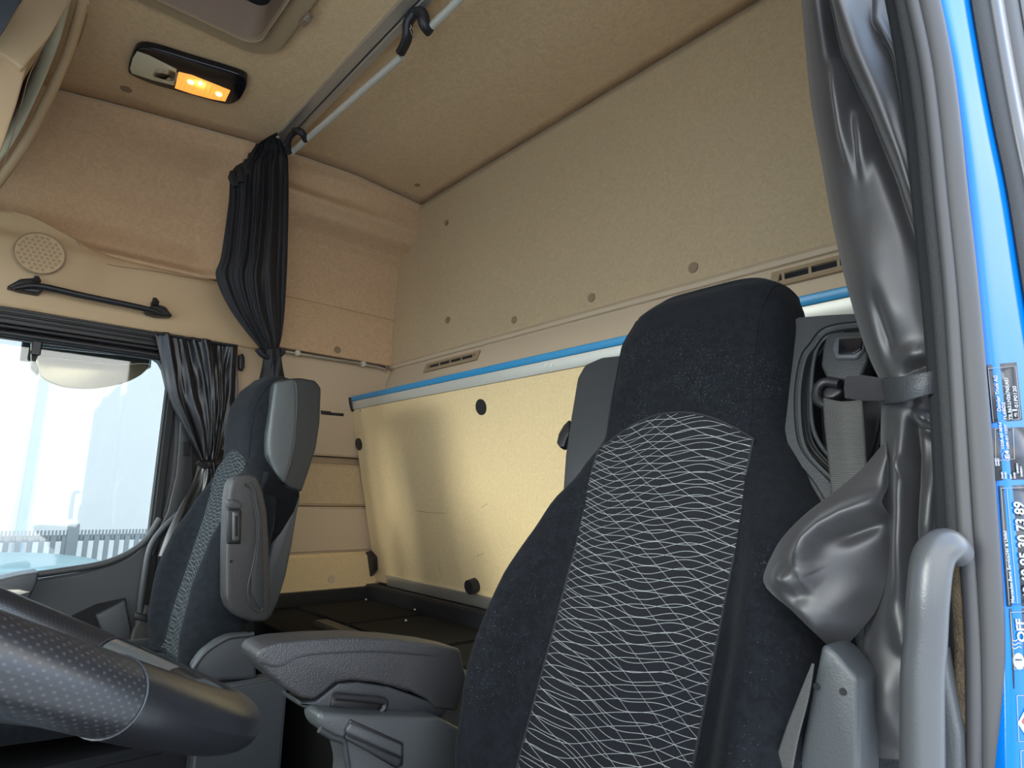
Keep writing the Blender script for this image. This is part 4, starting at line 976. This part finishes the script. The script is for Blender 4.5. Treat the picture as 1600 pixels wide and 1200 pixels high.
def sticker(name, label, quad, frames=()):
    tt = thing(name, label, 'sticker', JP(quad[0][0], quad[0][1], .004), 'stickers on the blue door pillar')
    bm = bmesh.new(); bm.faces.new([bm.verts.new(JP(a, b, .0048)) for a, b in quad]); bmesh.ops.recalc_face_normals(bm, faces=bm.faces[:])
    finish('sticker_face', bm, M['label'], tt, thick=.0004, off=0)
    return tt
def outline(tt, quad, r=.00022, k=.0056):
    tube('border', [JP(a, b, k) for a, b in quad + [quad[0]]], r, M['white'], tt, 4)
def jtext(tt, s, px, py, hpx, sx=1., lean=4.5, bold=0.):
    """lettering reading upwards; (px,py) = start of the baseline, hpx = letter height in pixels"""
    o = JP(px, py, .0055); up = (JP(px - lean, py - 40, .0055) - o).normalized(); left = (JP(px - hpx, py, .0055) - o)
    ay = left.normalized(); h = left.length
    return text(s, h * 1.15, o, up, ay, M['white'], tt, 'lettering', bold, sx * 1.2)
tt = sticker('sticker', 'topmost black type plate sticker with white border on the blue pillar', [(1542, 570), (1588, 566), (1597, 656), (1551, 661)])
outline(tt, [(1544, 576), (1587, 572), (1595, 654), (1552, 659)])
jtext(tt, 'Daimler Truck AG', 1563, 643, 7, .52, bold=.0001); jtext(tt, '1L6BD2', 1572, 656, 6.5, .62, bold=.0001); jtext(tt, 'TR.963.LH26.765.AS1', 1581, 656, 6.5, .56, bold=.0001)
jtext(tt, 'e1', 1589, 652, 8, .9, bold=.0002); jtext(tt, '01P0120', 1590, 637, 6.5, .72, bold=.0001)
outline(tt, [(1581, 640), (1591, 639), (1592, 655), (1582, 656)])
tt = sticker('sticker', 'dense black approval sticker, second from the top on the blue pillar', [(1547, 669), (1640, 666), (1650, 747), (1556, 751)])
jtext(tt, 'E4', 1576, 717, 8, .8, bold=.0002)
c = JP(1572, 713, .0056)
dj = Vec((.36, .93, 0)).normalized()
tube('border', [c + dj * .0045 * math.cos(a) + Vec((0, 0, .0036 * math.sin(a))) for a in [2 * math.pi * k / 20 for k in range(21)]], .0002, M['white'], tt, 4)
jtext(tt, '122R-00 0034', 1568, 702, 5, .72, bold=.0001); jtext(tt, '10R-06 6277', 1576, 702, 5, .72, bold=.0001)
for (a, b, s) in [(1557, 728, 26), (1561, 728, 24), (1567, 748, 20), (1572, 748, 22), (1580, 748, 12), (1586, 748, 16), (1591, 740, 30), (1597, 745, 30)]:
    jtext(tt, 'IIMEIIHI'[:max(3, s // 4)], a, b, 3.4, .75, bold=.0001)
outline(tt, [(1556, 720), (1585, 717), (1583, 668), (1555, 670)])
tt = sticker('sticker', 'black service telephone sticker with large white numerals on the blue pillar', [(1561, 759), (1640, 756), (1656, 945), (1574, 948)])
outline(tt, [(1564, 763), (1642, 760), (1656, 942), (1577, 945)])
jtext(tt, 'Mercedes-Benz Service24h & Unfall', 1584, 942, 6, .62, bold=.0001)
tube('border', [JP(1573, 764, .0056), JP(1590, 943, .0056)], .0002, M['white'], tt, 4)
jtext(tt, '+49 69 95 30 73 89', 1616, 950, 19, .52, bold=.0004)
tt = sticker('sticker', 'black sticker reading OFF with heat waves on the blue pillar', [(1577, 951), (1640, 949), (1652, 1073), (1583, 1076)])
outline(tt, [(1579, 957), (1640, 954), (1648, 1040), (1585, 1046)])
jtext(tt, 'OFF', 1601, 1003, 14, .68, bold=.0004)
for k in range(3):
    tube('wave_mark', [JP(1582 + 4.5 * (j / 8) * 3 + 0, 1008 - 6 * k + 1.6 * math.sin(j / 8 * 2 * math.pi) - 1 + 5, .0056) for j in range(9)], .0004, M['white'], tt, 5)
c = JP(1591, 1033, .0052); nn_ = Vec((.93, -.36, 0))
disc('number_dot', c, nn_, .0058, .0006, M['white'], tt, 24, 0)
o = JP(1596, 1036, .0064); text('1', .009, o, (0, 0, 1), JP(1560, 1036, .0064) - o, M['label'], tt)
tt = sticker('sticker', 'black sticker with a white diamond sign, lowest but one on the blue pillar', [(1589, 1085), (1640, 1082), (1652, 1158), (1592, 1161)])
bm = bmesh.new(); bm.faces.new([bm.verts.new(JP(a, b, .0056)) for a, b in [(1590, 1130), (1604, 1104), (1618, 1124), (1604, 1152)]]); finish('diamond_mark', bm, M['white'], tt)
bm = bmesh.new(); bm.faces.new([bm.verts.new(JP(a, b, .0060)) for a, b in [(1597, 1128), (1603, 1118), (1610, 1126), (1604, 1136)]]); finish('diamond_centre', bm, M['red'], tt)
outline(tt, [(1589, 1087), (1640, 1084), (1650, 1156), (1592, 1159)])
tt = sticker('sticker', 'lowest black sticker, cut by the lower right picture corner', [(1594, 1170), (1640, 1168), (1650, 1250), (1596, 1252)])
outline(tt, [(1595, 1173), (1640, 1171), (1648, 1248), (1597, 1250)])

# grab handle on the pillar
t = thing('entry_handle', 'grey upright entry grab handle at the lower right by the door seal', 'handle', PY(1440, 1100, .54))
tube('handle_grip', [PY(a, b, y) for a, b, y in [(1494, 862, .575), (1478, 852, .555), (1458, 872, .545), (1450, 930, .54), (1446, 1000, .54), (1441, 1070, .54), (1441, 1230, .54)]], [.0115, .0125, .0135, .0135, .0135, .0138, .0140], M['handle'], t, 20, 1., smooth=60)
prism('handle_base', [PY(a, b, .575) for a, b in [(1474, 1010), (1482, 1060), (1500, 1150), (1503, 1230), (1460, 1230), (1462, 1060)]], (0, .02, 0), M['greylt'], t, .004)

# ------------------------------------------------------------------ near curtain
t = thing('door_curtain', 'dark satin curtain strapped back beside the driver door opening', 'curtain', (-.2, .65, .2))
def crow(py, cols): return [PY(x, py, y) for x, y in cols]
def W_(L, y=.615): return [PY(a, b, y) for a, b in L]
up = []
for py, xl_, xr_ in [(-60, 1247, 1430), (0, 1253, 1434), (80, 1260, 1446), (160, 1268, 1455), (250, 1284, 1463), (340, 1300, 1470), (430, 1320, 1476), (510, 1342, 1481), (560, 1360, 1483), (590, 1374, 1484)]:
    up.append(crow(py, [(lerp(xl_, xr_, q), y) for q, y in [(0, .70), (.05, .672), (.15, .652), (.32, .645), (.5, .642), (.7, .642), (.86, .648), (1, .67)]]))
rg = [(W_([(1296, -60), (1312, 0), (1340, 80), (1370, 150), (1408, 250), (1435, 350), (1453, 450), (1462, 540)]), .034, .0135),
      (W_([(1262, -60), (1284, 50), (1336, 150), (1380, 250), (1416, 350), (1441, 450), (1450, 520)]), -.026, .0085),
      (W_([(1275, 40), (1288, 110), (1300, 190), (1316, 270)]), .016, .0050),
      (W_([(1318, 130), (1330, 200), (1334, 270)]), .010, .0045),
      (W_([(1322, 320), (1345, 400), (1385, 480), (1410, 540)]), .012, .020),
      (W_([(1346, -40), (1349, 20), (1374, 62), (1388, 120), (1402, 190), (1422, 262), (1436, 320)]), -.012, .0026),
      (W_([(1356, -40), (1360, 15), (1386, 62), (1402, 130), (1420, 210)]), .010, .0040),
      (W_([(1392, -40), (1404, 40), (1424, 140), (1438, 240), (1450, 340)]), .014, .0055),
      (W_([(1376, 0), (1392, 60), (1412, 140), (1430, 230)]), -.012, .0045),
      (W_([(1392, 588), (1408, 570), (1430, 562), (1452, 570)]), -.012, .0050),
      (W_([(1385, 540), (1420, 548), (1458, 540)]), .008, .010),
      (W_([(1345, 430), (1362, 500), (1378, 560)]), -.008, .006)]
patch('curtain_cloth', up, M['curtain'], t, 130, 130, .0015, sharp=85, off=0, ridges=rg)
lo_ = []
for py, xl_, xr_ in [(606, 1380, 1482), (640, 1378, 1486), (700, 1377, 1490), (760, 1376, 1493), (820, 1374, 1493), (900, 1367, 1484), (980, 1352, 1472), (1060, 1344, 1464), (1130, 1342, 1458), (1184, 1341, 1457)]:
    lo_.append(crow(py, [(lerp(xl_, xr_, q), y) for q, y in [(0, .685), (.06, .660), (.18, .648), (.4, .645), (.65, .645), (.85, .652), (1, .685)]]))
lo_[-1] = [PY(lerp(1341, 1457, q), 1182 + q * 10, y) for q, y in [(0, .685), (.06, .660), (.18, .648), (.4, .645), (.65, .645), (.85, .652), (1, .685)]]
rg = [(W_([(1409, 612), (1412, 680), (1413, 780), (1411, 880), (1402, 960)]), -.024, .0042),
      (W_([(1393, 625), (1394, 700), (1396, 800), (1392, 900), (1378, 980)]), .018, .0062),
      (W_([(1382, 705), (1394, 722), (1404, 745), (1408, 790)]), .010, .0035),
      (W_([(1402, 625), (1418, 645), (1446, 656), (1480, 645)]), .014, .0050),
      (W_([(1405, 640), (1425, 664), (1455, 676), (1482, 668)]), -.010, .0048),
      (W_([(1448, 690), (1450, 760), (1442, 830), (1430, 900)]), .022, .0120),
      (W_([(1384, 940), (1398, 1000), (1404, 1040)]), .010, .010),
      (W_([(1405, 920), (1414, 980), (1412, 1040)]), -.008, .006),
      (W_([(1372, 1020), (1368, 1100), (1372, 1180)]), .010, .014)]
patch('curtain_skirt', lo_, M['curtain'], t, 90, 130, .0015, sharp=85, off=0, ridges=rg)
# the loose flap pulled over the seat side
fl = [
 [(1384, 690, .652), (1385, 700, .648), (1386, 712, .645), (1387, 722, .648), (1388, 730, .655)],
 [(1345, 735, .650), (1356, 752, .640), (1366, 772, .634), (1376, 800, .636), (1388, 830, .648)],
 [(1300, 772, .645), (1316, 790, .632), (1334, 815, .626), (1356, 848, .630), (1386, 890, .648)],
 [(1258, 805, .642), (1276, 824, .622), (1296, 850, .616), (1330, 884, .624), (1380, 925, .648)],
 [(1224, 840, .638), (1242, 860, .614), (1266, 884, .608), (1308, 918, .620), (1368, 955, .648)],
 [(1206, 870, .636), (1220, 886, .608), (1248, 908, .602), (1292, 944, .614), (1348, 980, .646)],
 [(1194, 900, .634), (1207, 914, .606), (1236, 938, .600), (1276, 972, .608), (1325, 1004, .645)],
 [(1196, 916, .640), (1212, 932, .614), (1240, 956, .606), (1271, 986, .612), (1305, 1020, .642)],
]
rg = [(W_([(1430, 745), (1392, 765), (1360, 785), (1320, 800), (1290, 818), (1272, 838), (1262, 862), (1262, 885)]), .028, .0080),
      (W_([(1390, 800), (1355, 820), (1315, 838), (1290, 845)]), -.014, .008),
      (W_([(1286, 820), (1268, 845), (1258, 872), (1266, 900), (1284, 915)]), .012, .010),
      (W_([(1215, 880), (1235, 905), (1262, 905)]), .010, .009),
      (W_([(1340, 900), (1310, 950), (1296, 1000)]), .010, .012),
      (W_([(1220, 905), (1250, 930), (1280, 920)]), -.006, .010)]
patch('curtain_flap', [[PY(*q) for q in r] for r in fl], M['curtain'], t, 90, 100, .0015, sharp=85, off=0, ridges=rg)
# tie strap with its hook-and-loop end
t = thing('curtain_strap', 'grey tie strap round the door curtain with a dark fuzzy end', 'strap', PY(1420, 600, .61))
patch('strap_band', [[PY(1376, 593, .66), PY(1382, 592, .632), PY(1410, 588, .610), PY(1445, 582, .606), PY(1476, 577, .62), PY(1482, 576, .65)], [PY(1379, 612, .66), PY(1385, 611, .632), PY(1412, 608, .608), PY(1446, 600, .604), PY(1477, 595, .62), PY(1483, 594, .65)], [PY(1382, 632, .66), PY(1388, 631, .632), PY(1412, 628, .610), PY(1446, 618, .606), PY(1477, 612, .62), PY(1483, 611, .65)]], M['shell'], t, 50, 10, .002, off=0)
patch('strap_end', [[PY(1322, 588, .655), PY(1350, 587, .65), PY(1385, 592, .64)], [PY(1320, 605, .655), PY(1350, 606, .648), PY(1385, 610, .64)], [PY(1321, 622, .655), PY(1350, 626, .65), PY(1385, 626, .64)]], mat('fuzzy_strap_black', (.014, .012, .015), .95, sheen=.06, bump=(900, .6)), t, 20, 10, .002, off=0)
